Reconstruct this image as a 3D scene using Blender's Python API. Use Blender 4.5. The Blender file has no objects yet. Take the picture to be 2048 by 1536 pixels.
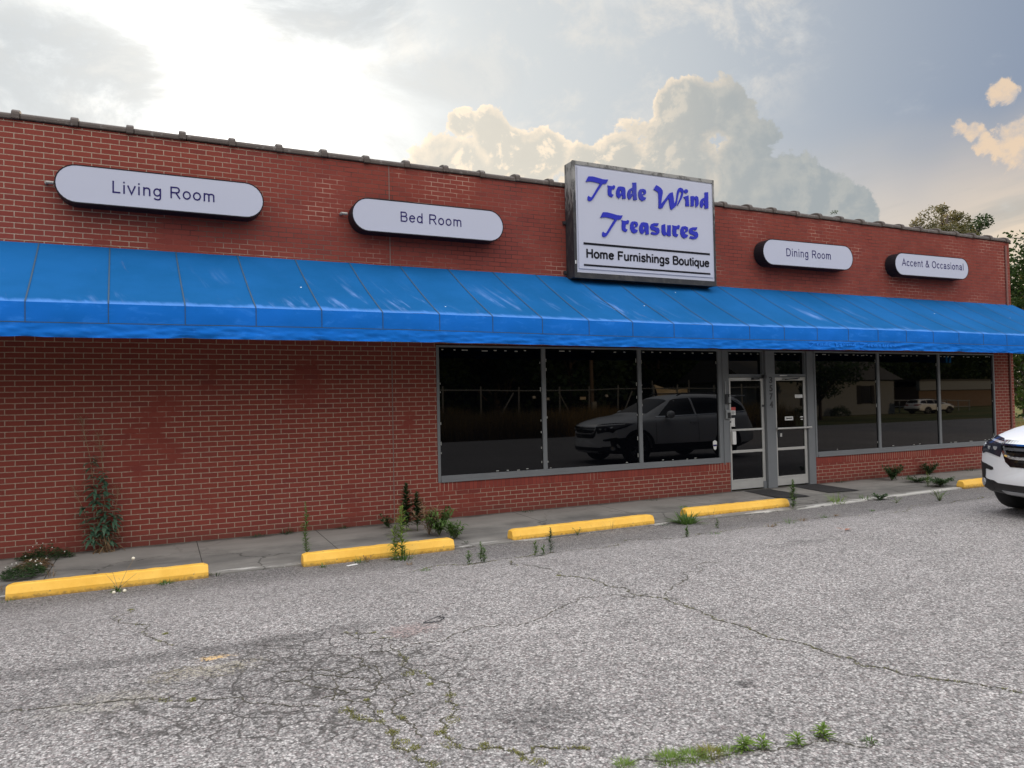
import bpy, bmesh, math, random
from mathutils import Vector, Matrix, noise as mnoise
from mathutils.bvhtree import BVHTree
from mathutils.geometry import delaunay_2d_cdt
R = math.radians
scene = bpy.context.scene
COL = scene.collection

# ------------------------------------------------------------------ camera
cam_d = bpy.data.cameras.new('camera'); cam = bpy.data.objects.new('camera', cam_d); COL.objects.link(cam)
scene.camera = cam
YAW, PITCH, ROLL, CAMH, CAMD, FPX = 0.448381924, 0.0239124879, -0.0202120865, 1.73034881, 10.4450756, 1469.93
fwd = Vector((math.sin(YAW)*math.cos(PITCH), math.cos(YAW)*math.cos(PITCH), math.sin(PITCH)))
rgt = Vector((math.cos(YAW), -math.sin(YAW), 0)); upv = rgt.cross(fwd)
cr, sr = math.cos(ROLL), math.sin(ROLL)
r2 = cr*rgt + sr*upv; u2 = -sr*rgt + cr*upv
m = Matrix((r2, u2, -fwd)).transposed().to_4x4(); m.translation = Vector((0, -CAMD, CAMH))
cam.matrix_world = m
cam_d.sensor_width = 36; cam_d.lens = FPX/2048*36
cam_d.clip_start = 0.05; cam_d.clip_end = 5000

# ------------------------------------------------------------------ colour management
vs = scene.view_settings
vs.view_transform = 'Standard'; vs.look = 'None'; vs.exposure = 0.0; vs.gamma = 1.0; vs.use_curve_mapping = False
scene.cycles.max_bounces = 6; scene.cycles.diffuse_bounces = 3; scene.cycles.glossy_bounces = 3
scene.cycles.transparent_max_bounces = 6; scene.cycles.sample_clamp_indirect = 6
scene.cycles.use_denoising = True

# ------------------------------------------------------------------ sun (low, behind the store; the store shades the lot)
SUN_AZ, SUN_EL = R(4.5), R(10.5)
sdir = Vector((math.sin(SUN_AZ)*math.cos(SUN_EL), math.cos(SUN_AZ)*math.cos(SUN_EL), math.sin(SUN_EL)))
sun_d = bpy.data.lights.new('sun', 'SUN'); sun_d.energy = 5.0; sun_d.angle = R(0.5); sun_d.color = (1.0, 0.72, 0.42)
sun = bpy.data.objects.new('sun', sun_d); COL.objects.link(sun)
sun.rotation_euler = (-sdir).to_track_quat('-Z', 'Y').to_euler(); sun.location = (0, 40, 40)

# ------------------------------------------------------------------ node helper
class NB:
    def __init__(s, tree): s.t = tree; s.n = tree.nodes; s.l = tree.links
    def new(s, typ, **kw):
        n = s.n.new(typ)
        for k, v in kw.items(): setattr(n, k, v)
        return n
    def put(s, sock, v):
        if isinstance(v, bpy.types.NodeSocket): s.l.new(v, sock)
        elif v is not None:
            if hasattr(sock.default_value, '__len__') and not hasattr(v, '__len__'): v = [v]*len(sock.default_value)
            if hasattr(v, '__len__') and len(sock.default_value) == 4 and len(v) == 3: v = (*v, 1)
            sock.default_value = v
    def m(s, op, a, b=None, c=None, clamp=False):
        n = s.new('ShaderNodeMath', operation=op, use_clamp=clamp)
        s.put(n.inputs[0], a); s.put(n.inputs[1], b); s.put(n.inputs[2], c)
        return n.outputs[0]
    def add(s, a, b): return s.m('ADD', a, b)
    def sub(s, a, b): return s.m('SUBTRACT', a, b)
    def mul(s, a, b): return s.m('MULTIPLY', a, b)
    def v(s, op, a, b=None):
        n = s.new('ShaderNodeVectorMath', operation=op)
        s.put(n.inputs[0], a); s.put(n.inputs[1], b)
        return n.outputs['Value'] if op in ('LENGTH', 'DOT_PRODUCT', 'DISTANCE') else n.outputs[0]
    def scale(s, a, f):
        n = s.new('ShaderNodeVectorMath', operation='SCALE'); s.put(n.inputs[0], a); s.put(n.inputs['Scale'], f); return n.outputs[0]
    def sep(s, a):
        n = s.new('ShaderNodeSeparateXYZ'); s.put(n.inputs[0], a); return n.outputs
    def comb(s, x=0, y=0, z=0):
        n = s.new('ShaderNodeCombineXYZ'); s.put(n.inputs[0], x); s.put(n.inputs[1], y); s.put(n.inputs[2], z); return n.outputs[0]
    def ss(s, x, a, b, lo=0.0, hi=1.0):                       # smoothstep
        n = s.new('ShaderNodeMapRange', interpolation_type='SMOOTHSTEP')
        s.put(n.inputs['Value'], x); s.put(n.inputs['From Min'], a); s.put(n.inputs['From Max'], b)
        s.put(n.inputs['To Min'], lo); s.put(n.inputs['To Max'], hi); return n.outputs[0]
    def lin(s, x, a, b, lo=0.0, hi=1.0):
        n = s.new('ShaderNodeMapRange'); n.clamp = True
        s.put(n.inputs['Value'], x); s.put(n.inputs['From Min'], a); s.put(n.inputs['From Max'], b)
        s.put(n.inputs['To Min'], lo); s.put(n.inputs['To Max'], hi); return n.outputs[0]
    def mix(s, f, a, b, blend='MIX'):
        n = s.new('ShaderNodeMix', data_type='RGBA', blend_type=blend)
        s.put(n.inputs[0], f); s.put(n.inputs[6], a); s.put(n.inputs[7], b); return n.outputs[2]
    def noise(s, vec, scale, detail=4, rough=0.55, dist=0.0, col=False):
        n = s.new('ShaderNodeTexNoise'); s.put(n.inputs['Vector'], vec)
        s.put(n.inputs['Scale'], scale); s.put(n.inputs['Detail'], detail); s.put(n.inputs['Roughness'], rough); s.put(n.inputs['Distortion'], dist)
        return n.outputs['Color' if col else 'Fac']
    def vor(s, vec, scale, feature='F1', rnd=1.0):
        n = s.new('ShaderNodeTexVoronoi', feature=feature); s.put(n.inputs['Vector'], vec); s.put(n.inputs['Scale'], scale)
        s.put(n.inputs['Randomness'], rnd); return n.outputs
    def ramp(s, f, stops, interp='LINEAR'):
        n = s.new('ShaderNodeValToRGB'); s.put(n.inputs[0], f); e = n.color_ramp; e.interpolation = interp
        while len(e.elements) < len(stops): e.elements.new(0.5)
        for el, (p, c) in zip(e.elements, stops):
            el.position = p; el.color = (*c, 1) if len(c) == 3 else c
        return n.outputs[0]
    def bump(s, h, strength=0.3, dist=0.01):
        n = s.new('ShaderNodeBump'); s.put(n.inputs['Height'], h); n.inputs['Strength'].default_value = strength; n.inputs['Distance'].default_value = dist
        return n.outputs[0]

# ------------------------------------------------------------------ world: hazy evening sky with clouds
world = bpy.data.worlds.new('World'); scene.world = world; world.use_nodes = True
W = NB(world.node_tree); W.n.clear()
SKY_GAIN = 1.75         # brightness of the open sky overhead and behind the viewer
d = W.new('ShaderNodeTexCoord').outputs['Generated']
d = W.v('NORMALIZE', d); dx, dy, dz = W.sep(d)
az = W.mul(W.m('ARCTAN2', dx, dy), 57.29578); el = W.mul(W.m('ARCSINE', dz), 57.29578)
P = W.comb(az, el, 0.0)
sky = W.new('ShaderNodeTexSky', sky_type='NISHITA', sun_disc=False, sun_elevation=SUN_EL, sun_rotation=SUN_AZ)
sky.air_density = 1.2; sky.dust_density = 2.5
nish = W.scale(sky.outputs[0], 0.012)
# clear sky: blue-grey high up, cream and peach low down and towards the sun
gl = Vector((math.sin(R(5))*math.cos(R(20)), math.cos(R(5))*math.cos(R(20)), math.sin(R(20))))
th = W.mul(W.m('ARCCOSINE', W.v('DOT_PRODUCT', d, tuple(gl))), 57.29578)
low = W.ss(W.add(el, W.mul(W.sub(W.noise(P, 0.06, 3), 0.5), 8.0)), 9.0, 20.0)
clear = W.mix(low, (0.86, 0.70, 0.53), (0.225, 0.285, 0.40))
near = W.ss(th, 62.0, 22.0)
clear = W.mix(near, clear, (0.56, 0.60, 0.63))
# long soft cloud bands
bn = W.noise(W.comb(W.mul(az, 0.035), W.mul(W.sub(el, W.mul(az, 0.16)), 0.24), 1.3), 1.0, 5, 0.6)
band = W.mul(W.ss(bn, 0.45, 0.60), W.ss(el, 19.0, 11.0))
clear = W.mix(W.mul(band, 0.8), clear, W.mix(W.ss(el, 10.0, 15.0), (0.50, 0.475, 0.43), (0.46, 0.47, 0.47)))
# cirrus wisps
wn = W.noise(W.v('ADD', W.v('MULTIPLY', d, (11.0, 11.0, 13.0)), (1.7, 0.4, 2.2)), 1.0, 10, 0.66, 0.25)
wmask = W.mul(W.ss(W.v('DISTANCE', P, (41.5, 26.5, 0.0)), 10.0, 3.0), W.ss(wn, 0.44, 0.66))
wmask2 = W.mul(W.ss(wn, 0.48, 0.70), W.ss(az, 52.0, 30.0))
clear = W.mix(W.mul(W.m('MAXIMUM', W.mul(wmask, 0.8), W.mul(wmask2, 0.55)), 1.0), clear, (0.78, 0.74, 0.68))
# glow round the hidden sun
g1 = W.m('EXPONENT', W.mul(W.m('POWER', W.m('DIVIDE', th, 10.0), 2.0), -1.0))
g2 = W.m('EXPONENT', W.mul(W.m('POWER', W.m('DIVIDE', th, 26.0), 2.0), -1.0))
glow = W.v('ADD', W.scale((1.0, 0.95, 0.86), W.mul(g1, 1.15)), W.scale((1.0, 0.93, 0.78), W.mul(g2, 0.23)))
base = W.v('ADD', clear, glow)
# grey veil clouds beside the sun
vn = W.noise(W.v('ADD', W.v('MULTIPLY', d, (5.0, 5.0, 8.5)), (4.4, 9.0, 0.3)), 1.0, 10, 0.66, 0.5)
def patch(c, r, k=1.0):
    q = W.v('DIVIDE', W.v('SUBTRACT', P, (c[0], c[1], 0)), (r[0], r[1], 1)); return W.mul(W.ss(W.v('LENGTH', q), 1.25, 0.45), k)
veil = W.m('MAXIMUM', W.m('MAXIMUM', patch((-6.5, 21.0), (10.0, 5.5)), W.m('MAXIMUM', patch((12.0, 29.0), (9.0, 4.2)), patch((21.0, 24.0), (8.0, 2.0), 0.5))), W.mul(W.ss(az, -12.0, -40.0), 0.6))
veil = W.ss(W.add(W.mul(veil, 0.85), W.mul(W.sub(vn, 0.5), 3.0)), 0.10, 1.05)
base = W.mix(W.mul(veil, 0.88), base, W.mix(W.ss(vn, 0.35, 0.7), (0.50, 0.55, 0.595), (0.78, 0.785, 0.765)))
# cumulus: union of round heads, edges broken by noise
DISCS = [(40.55, 20.39, 3.07), (38.54, 21.27, 1.66), (42.56, 20.17, 2.23), (43.73, 17.49, 2.64), (38.6, 16.95, 4.41), (34.82, 17.23, 3.02), (32.5, 17.01, 2.62), (28.25, 18.62, 2.41), (25.88, 17.96, 3.08), (46.12, 15.16, 2.61), (48.3, 14.04, 2.17), (50.72, 12.39, 1.74), (24.55, 19.76, 1.97), (22.02, 20.81, 1.3), (21.95, 17.64, 3.52), (43.97, 13.28, 4.9), (32.81, 13.71, 5.26), (25.04, 15.44, 4.88), (49.06, 11.37, 3.15)]
PUFFS = [(59.84, 18.78, 0.76), (60.5, 18.33, 0.82), (60.61, 16.23, 1.58), (60.91, 14.81, 1.5), (58.34, 16.78, 0.78), (58.87, 15.88, 0.7), (57.56, 17.15, 0.59)]
def field(vec, discs, amp, nsc):
    wob = W.noise(vec, nsc, 9, 0.62, 0.25)
    f = None
    for (cx, cy, rr) in discs:
        g = W.sub(1.0, W.m('DIVIDE', W.v('DISTANCE', vec, (cx, cy, 0.0)), rr))
        if f is None: f = g
        else:
            n = W.new('ShaderNodeMath', operation='SMOOTH_MAX'); W.put(n.inputs[0], f); W.put(n.inputs[1], g); n.inputs[2].default_value = 0.12; f = n.outputs[0]
    return W.add(f, W.mul(W.sub(wob, 0.5), amp)), wob
fc, wob = field(P, DISCS, 2.1, 0.30)
cm = W.ss(fc, 0.0, 0.13)
fl = W.noise(W.v('ADD', P, (-0.55, 0.42, 0.0)), 0.30, 9, 0.62, 0.25)
lit = W.ss(W.sub(wob, fl), -0.10, 0.16)                       # billows face the sun on their left
rim = W.mul(W.mul(W.ss(fc, 0.42, 0.05), W.lin(lit, 0, 1, 0.35, 1.0)), W.ss(az, 46.0, 37.0))
rim = W.m('MAXIMUM', rim, W.mul(W.mul(W.ss(lit, 0.45, 0.95), W.ss(az, 44.0, 30.0)), 0.62))
body = W.mix(W.ss(az, 28.0, 48.0), (0.60, 0.57, 0.50), (0.345, 0.385, 0.405))
body = W.mix(W.mul(lit, 0.28), body, (0.70, 0.66, 0.57))
ccol = W.mix(rim, body, (1.12, 0.90, 0.66))
ccol = W.v('ADD', ccol, W.scale((1.0, 0.93, 0.8), W.mul(g2, 0.22)))
base = W.mix(W.mul(cm, W.lin(el, 0.0, 10.0, 0.55, 0.95)), base, ccol)
fp, wob2 = field(P, PUFFS, 4.2, 0.55)
base = W.mix(W.mul(W.ss(fp, 0.0, 0.5), 0.9), base, W.mix(W.ss(wob2, 0.42, 0.62), (0.60, 0.54, 0.50), (0.86, 0.66, 0.47)))
# overhead and behind: bright, evenly clouded
on = W.noise(d, 2.4, 5, 0.6)
over = W.scale(W.mix(W.ss(on, 0.38, 0.62), (0.84, 0.90, 1.02), (1.04, 1.0, 0.96)), W.mul(W.ss(el, 0.0, 55.0, 0.52, 1.45), SKY_GAIN))
k = W.m('MAXIMUM', W.ss(dy, 0.12, -0.25), W.ss(el, 36.0, 58.0))
final = W.mix(k, base, over)
final = W.v('ADD', W.scale(final, 10.0), nish)
bg = W.new('ShaderNodeBackground'); W.put(bg.inputs[0], final); bg.inputs[1].default_value = 0.1
W.l.new(bg.outputs[0], W.new('ShaderNodeOutputWorld').inputs[0])

# ------------------------------------------------------------------ materials
def material(name):
    mt = bpy.data.materials.new(name); mt.use_nodes = True
    nb = NB(mt.node_tree); nb.n.clear()
    out = nb.new('ShaderNodeOutputMaterial'); b = nb.new('ShaderNodeBsdfPrincipled')
    nb.l.new(b.outputs[0], out.inputs[0]); nb.b = b; nb.out = out; nb.mat = mt
    nb.obj = nb.new('ShaderNodeTexCoord').outputs['Object']
    return nb
def S(nb, base=None, rough=None, metal=None, spec=None, normal=None, coat=None, ior=None):
    b = nb.b
    for k, v in (('Base Color', base), ('Roughness', rough), ('Metallic', metal), ('Specular IOR Level', spec), ('Normal', normal), ('Coat Weight', coat), ('IOR', ior)):
        if v is not None: nb.put(b.inputs[k], v)
    return nb.mat
M = {}
def simple(key, col, rough=0.6, metal=0.0, var=0.12, scale=6.0, spec=None, bump=0.0, coat=None):
    nb = material(key)
    n = nb.noise(nb.obj, scale, 5, 0.6)
    c = nb.mix(n, tuple(x*(1-var) for x in col), tuple(min(1, x*(1+var)) for x in col))
    nm_ = nb.bump(nb.noise(nb.obj, scale*6, 3), bump, 0.004) if bump else None
    M[key] = S(nb, c, nb.lin(n, 0.3, 0.7, max(0.02, rough-0.06), min(1, rough+0.06)), metal, spec, nm_, coat)
    return M[key]

def brick_mat():
    nb = material('brick')
    x, y, z = nb.sep(nb.obj)
    vec = nb.comb(nb.add(nb.add(x, y), 0.018), nb.add(z, 0.002), 0)
    wv = nb.v('ADD', vec, nb.scale(nb.v('SUBTRACT', nb.noise(nb.obj, 9.0, 2, col=True), (0.5, 0.5, 0.5)), 0.006))
    bt = nb.new('ShaderNodeTexBrick'); nb.put(bt.inputs['Vector'], wv)
    for k, v in (('Scale', 1.0), ('Mortar Size', 0.0058), ('Mortar Smooth', 0.25), ('Bias', 0.0), ('Brick Width', 0.2032), ('Row Height', 0.0677)): bt.inputs[k].default_value = v
    bt.inputs['Color1'].default_value = (0, 0, 0, 1); bt.inputs['Color2'].default_value = (1, 1, 1, 1); bt.inputs['Mortar'].default_value = (0.5, 0.5, 0.5, 1)
    per = nb.sep(bt.outputs['Color'])[0]; fac = bt.outputs['Fac']
    n1 = nb.noise(nb.obj, 1.1, 5, 0.6); n2 = nb.noise(nb.obj, 30.0, 4, 0.6)
    bc = nb.ramp(per, [(0.0, (0.215, 0.050, 0.038)), (0.5, (0.245, 0.058, 0.043)), (0.85, (0.228, 0.054, 0.041)), (1.0, (0.195, 0.048, 0.039))])
    bc = nb.mix(nb.mul(n2, 0.35), bc, nb.scale(bc, 0.72), 'MIX')
    bc = nb.mix(nb.ss(n1, 0.45, 0.75, 0, 0.35), bc, (0.20, 0.056, 0.05))
    # mortar: pale where new, red-painted or sooty in patches
    pm = nb.noise(nb.v('ADD', nb.obj, (3.1, 0, 7.7)), 0.75, 5, 0.62)
    mort = nb.mix(nb.ss(n2, 0.3, 0.7), (0.29, 0.21, 0.158), (0.42, 0.315, 0.24))
    mort = nb.mix(nb.mul(nb.ss(pm, 0.555, 0.62), nb.lin(nb.noise(nb.obj, 2.3, 4), 0.4, 0.55, 0.45, 1.0)), mort, (0.215, 0.056, 0.044))
    up = nb.mul(nb.ss(z, 3.4, 3.9), nb.ss(nb.add(x, nb.mul(pm, 4.0)), 1.8, 4.6))   # upper wall further along: thin red-brown mortar
    pm2 = nb.noise(nb.v('ADD', nb.obj, (9.1, 0, 2.7)), 1.1, 6, 0.68)
    mort = nb.mix(nb.mul(up, 0.88), mort, nb.ramp(pm2, [(0.36, (0.035, 0.018, 0.018)), (0.45, (0.12, 0.036, 0.031)), (0.54, (0.22, 0.075, 0.06)), (0.64, (0.42, 0.25, 0.19))]))
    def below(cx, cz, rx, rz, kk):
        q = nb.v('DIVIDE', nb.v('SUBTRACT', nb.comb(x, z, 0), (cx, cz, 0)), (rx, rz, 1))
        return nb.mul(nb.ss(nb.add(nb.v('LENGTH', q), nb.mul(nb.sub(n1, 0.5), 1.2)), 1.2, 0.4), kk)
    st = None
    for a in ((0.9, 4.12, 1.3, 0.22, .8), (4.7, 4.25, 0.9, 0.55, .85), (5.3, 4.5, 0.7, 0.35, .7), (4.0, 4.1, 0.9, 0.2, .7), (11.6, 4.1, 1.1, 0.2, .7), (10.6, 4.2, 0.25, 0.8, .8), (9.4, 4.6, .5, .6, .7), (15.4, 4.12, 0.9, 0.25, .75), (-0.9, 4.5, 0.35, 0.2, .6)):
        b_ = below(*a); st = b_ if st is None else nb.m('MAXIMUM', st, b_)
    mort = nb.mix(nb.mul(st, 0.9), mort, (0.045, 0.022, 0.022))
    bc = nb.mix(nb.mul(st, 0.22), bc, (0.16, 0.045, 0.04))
    # damp dirt at the foot of the wall
    ft = nb.mul(nb.ss(nb.add(z, nb.mul(n1, 0.25)), 0.36, 0.08), 0.75)
    c = nb.mix(fac, bc, mort); c = nb.mix(nb.mul(ft, 0.55), c, (0.085, 0.05, 0.042))
    h = nb.sub(nb.mul(n2, 0.35), fac)
    M['brick'] = S(nb, c, 0.9, 0, 0.08, nb.bump(h, 0.5, 0.006))
brick_mat()
def rowlock_mat():
    nb = material('rowlock_brick'); x, y, z = nb.sep(nb.obj)
    bt = nb.new('ShaderNodeTexBrick'); nb.put(bt.inputs['Vector'], nb.comb(x, nb.add(z, 0.0), 0)); bt.offset = 0
    for k, v in (('Scale', 1.0), ('Mortar Size', 0.0045), ('Mortar Smooth', 0.2), ('Brick Width', 0.0677), ('Row Height', 5.0)): bt.inputs[k].default_value = v
    bt.inputs['Color1'].default_value = (0.21, 0.048, 0.037, 1); bt.inputs['Color2'].default_value = (0.26, 0.06, 0.045, 1)
    pm = nb.noise(nb.obj, 0.9, 4)
    nb.put(bt.inputs['Mortar'], nb.mix(nb.ss(pm, 0.46, 0.54), (0.15, 0.045, 0.04), (0.42, 0.30, 0.22)))
    M['rowlock'] = S(nb, bt.outputs['Color'], 0.9, 0, 0.08, nb.bump(nb.mul(bt.outputs['Fac'], -1), 0.5, 0.006))
rowlock_mat()

def asphalt_mat():
    nb = material('asphalt'); x, y, z = nb.sep(nb.obj); o = nb.obj
    o2 = nb.comb(x, y, 0)
    v1 = nb.vor(o2, 76.0); v2 = nb.vor(nb.v('ADD', o2, (5, 3, 0)), 125.0)
    c1 = nb.sep(v1['Color'])[0]; c2 = nb.sep(v2['Color'])[1]
    n_s = nb.noise(o2, 22.0, 4, 0.65); n_m = nb.noise(o2, 3.2, 5, 0.6); n_l = nb.noise(o2, 0.45, 5, 0.6)
    f = nb.add(nb.mul(c1, 0.62), nb.mul(c2, 0.38))
    f = nb.add(f, nb.mul(nb.sub(n_s, 0.5), 0.62))
    warm = nb.vor(o2, 76.0)['Color']
    col = nb.ramp(f, [(0.0, (0.075, 0.069, 0.065)), (0.28, (0.165, 0.153, 0.146)), (0.5, (0.285, 0.268, 0.257)), (0.72, (0.405, 0.383, 0.366)), (1.0, (0.68, 0.65, 0.615))])
    col = nb.mix(nb.mul(nb.ss(nb.sep(warm)[2], 0.72, 0.9), 0.22), col, (0.33, 0.235, 0.225))
    gap = nb.ss(v1['Distance'], 0.28, 0.62)
    col = nb.mix(nb.mul(gap, 0.55), col, nb.scale(col, 0.35))
    tone = nb.mul(nb.lin(n_l, 0.25, 0.75, 0.92, 1.20), nb.lin(n_m, 0.25, 0.75, 0.88, 1.12))
    def ell(cx, cy, rx, ry, nz=0.5, a=1.15, b=0.55, rot=0.0):
        p = nb.v('SUBTRACT', o2, (cx, cy, 0))
        if rot:
            px_, py_, _ = nb.sep(p); ca, sa = math.cos(rot), math.sin(rot)
            p = nb.comb(nb.add(nb.mul(px_, ca), nb.mul(py_, sa)), nb.sub(nb.mul(py_, ca), nb.mul(px_, sa)), 0)
        q = nb.v('DIVIDE', p, (rx, ry, 1))
        return nb.ss(nb.add(nb.v('LENGTH', q), nb.add(nb.mul(nb.sub(n_m, 0.5), nz*2.2), nb.mul(nb.sub(n_s, 0.5), nz*2.6))), a+0.1, b-0.15)
    # older, smoother strip along the kerb
    kerb = nb.ss(nb.add(y, nb.add(nb.mul(nb.sub(n_m, 0.5), 0.8), nb.mul(nb.sub(n_l, 0.5), 1.0))), nb.lin(x, 1.0, 3.0, -3.3, -3.38), nb.lin(x, 1.0, 3.0, -2.3, -2.9))
    tone = nb.mul(tone, nb.lin(kerb, 0, 1, 1.0, 0.66))
    # dark drain line and worn, crazed patch
    line = nb.mul(nb.ss(nb.m('ABSOLUTE', nb.add(nb.add(y, 5.26), nb.add(nb.mul(nb.sub(n_m, 0.5), 0.22), nb.mul(nb.m('ABSOLUTE', nb.sub(x, 0.6)), -0.10)))), 0.17, 0.03), nb.ss(x, 1.9, 1.1))
    tone = nb.mul(tone, nb.lin(line, 0, 1, 1.0, 0.66))
    al = ell(0.85, -6.0, 0.85, 0.75); al2 = ell(-0.4, -5.75, 1.1, 0.42)
    tone = nb.mul(tone, nb.lin(nb.m('MAXIMUM', al, nb.mul(al2, 0.9)), 0, 1, 1.0, 0.85))
    oil = ell(2.90, -7.30, 0.06, 0.052, 0.22); tone = nb.mul(tone, nb.lin(oil, 0, 1, 1.0, 0.42))
    d2 = ell(1.72, -7.15, 0.32, 0.20, 0.9); tone = nb.mul(tone, nb.lin(d2, 0, 1, 1.0, 0.72))
    d3 = ell(6.2, -4.6, 0.5, 0.16, 0.9); tone = nb.mul(tone, nb.lin(d3, 0, 1, 1.0, 0.8))
    col = nb.scale(col, tone)
    # crazing
    wp = nb.v('ADD', o2, nb.scale(nb.v('SUBTRACT', nb.noise(o2, 6.0, 4, col=True), (0.5, 0.5, 0.5)), 0.13))
    cr_ = nb.vor(wp, 5.2, 'DISTANCE_TO_EDGE')['Distance']
    cr2 = nb.vor(nb.v('ADD', wp, (3.3, 1.1, 0)), 9.5, 'DISTANCE_TO_EDGE')['Distance']
    al3 = ell(0.75, -6.05, 1.15, 1.0, 0.35)
    cr_ = nb.m('MINIMUM', cr_, nb.add(nb.mul(cr2, 1.1), nb.lin(nb.noise(o2, 2.1, 3), 0.45, 0.60, 0.06, 0.0)))
    crz = nb.mul(nb.ss(cr_, 0.046, 0.014), nb.m('MAXIMUM', nb.ss(al3, 0.25, 0.7), nb.mul(nb.ss(nb.noise(o2, 0.8, 3), 0.60, 0.70), 0.35)))
    col = nb.mix(nb.mul(crz, 0.72), col, (0.045, 0.041, 0.036))
    # splashes of old line paint, reddish dirt
    stn = nb.ss(nb.add(c1, nb.mul(nb.sub(n_s, 0.5), 0.9)), 0.30, 0.55)
    ye = ell(0.31, -5.40, 0.12, 0.055, 0.9); col = nb.mix(nb.mul(nb.mul(ye, stn), 0.85), col, (0.62, 0.40, 0.16))
    ye2 = ell(0.22, -5.60, 0.32, 0.13, 1.2); col = nb.mix(nb.mul(nb.mul(ye2, stn), 0.30), col, (0.34, 0.29, 0.16))
    ye3 = ell(-0.25, -5.85, 0.35, 0.14, 0.9); col = nb.mix(nb.mul(nb.mul(ye3, stn), 0.2), col, (0.33, 0.30, 0.2))
    pk = ell(1.58, -5.45, 0.22, 0.12, 1.3); col = nb.mix(nb.mul(nb.mul(pk, stn), 0.45), col, (0.30, 0.19, 0.17))
    h = nb.sub(nb.mul(c1, 0.6), nb.add(nb.mul(v1['Distance'], 1.2), crz))
    M['asphalt'] = S(nb, col, 0.88, 0, 0.3, nb.bump(h, 0.55, 0.006))
asphalt_mat()
def concrete_mat():
    nb = material('sidewalk_concrete'); x, y, z = nb.sep(nb.obj)
    n1 = nb.noise(nb.obj, 1.3, 6, 0.62); n2 = nb.noise(nb.obj, 40.0, 4, 0.65); n3 = nb.noise(nb.comb(nb.mul(x, 0.7), nb.mul(y, 4.0), 0), 1.4, 5, 0.6)
    c = nb.mix(nb.ss(n1, 0.3, 0.7), (0.165, 0.155, 0.14), (0.27, 0.255, 0.23))
    c = nb.mix(nb.ss(n3, 0.42, 0.62, 0, 0.55), c, (0.125, 0.12, 0.112)); crk = nb.vor(nb.v('ADD', nb.obj, nb.scale(nb.noise(nb.obj, 3.0, 5, col=True), 0.5)), 0.55, 'DISTANCE_TO_EDGE')['Distance']; c = nb.mix(nb.mul(nb.ss(crk, 0.010, 0.004), 0.7), c, (0.04, 0.036, 0.03))
    c = nb.mix(nb.mul(n2, 0.4), c, (0.10, 0.095, 0.09)); nearw = nb.ss(nb.add(y, nb.mul(nb.sub(n1, 0.5), 0.9)), -1.15, -0.55); c = nb.mix(nb.mul(nearw, 0.55), c, (0.36, 0.335, 0.30))
    jx = nb.m('ABSOLUTE', nb.sub(nb.m('FRACT', nb.m('DIVIDE', nb.add(x, 0.33), 1.52)), 0.5))
    c = nb.mix(nb.ss(jx, 0.0045, 0.002), c, (0.05, 0.045, 0.04))
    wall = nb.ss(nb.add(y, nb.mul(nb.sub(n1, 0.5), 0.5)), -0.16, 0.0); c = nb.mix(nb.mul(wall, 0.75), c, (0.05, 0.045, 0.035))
    g = nb.new('ShaderNodeAttribute'); g.attribute_name = 'edge'
    pn = nb.noise(nb.comb(nb.mul(x, 0.9), nb.mul(y, 7.0), 0), 2.2, 7, 0.7)
    pt = nb.mul(nb.ss(g.outputs['Fac'], 0.90, 0.97), nb.ss(nb.add(pn, nb.lin(x, 8.0, 11.0, 0.0, 0.14)), 0.53, 0.58))
    c = nb.mix(nb.mul(pt, 0.8), c, (0.55, 0.53, 0.49))
    M['concrete'] = S(nb, c, 0.9, 0, 0.25, nb.bump(n2, 0.25, 0.004))
concrete_mat()
def yellow_mat():
    nb = material('yellow_kerb_paint'); x, y, z = nb.sep(nb.obj)
    n1 = nb.noise(nb.obj, 4.0, 6, 0.65); n2 = nb.noise(nb.obj, 26.0, 5, 0.7)
    c = nb.mix(nb.ss(n1, 0.3, 0.7), (0.80, 0.435, 0.052), (0.87, 0.51, 0.085))
    dirt = nb.mul(nb.ss(nb.add(z, nb.mul(nb.sub(n2, 0.5), 0.10)), 0.035, -0.005), 0.75)
    c = nb.mix(dirt, c, (0.20, 0.13, 0.05))
    chip = nb.ss(nb.add(n2, nb.mul(n1, 0.25)), 0.775, 0.80); c = nb.mix(nb.mul(chip, 0.8), c, (0.26, 0.19, 0.11))
    M['yellow'] = S(nb, c, 0.62, 0, 0.35, nb.bump(nb.add(nb.mul(n2, 0.6), n1), 0.35, 0.008))
yellow_mat()
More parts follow.
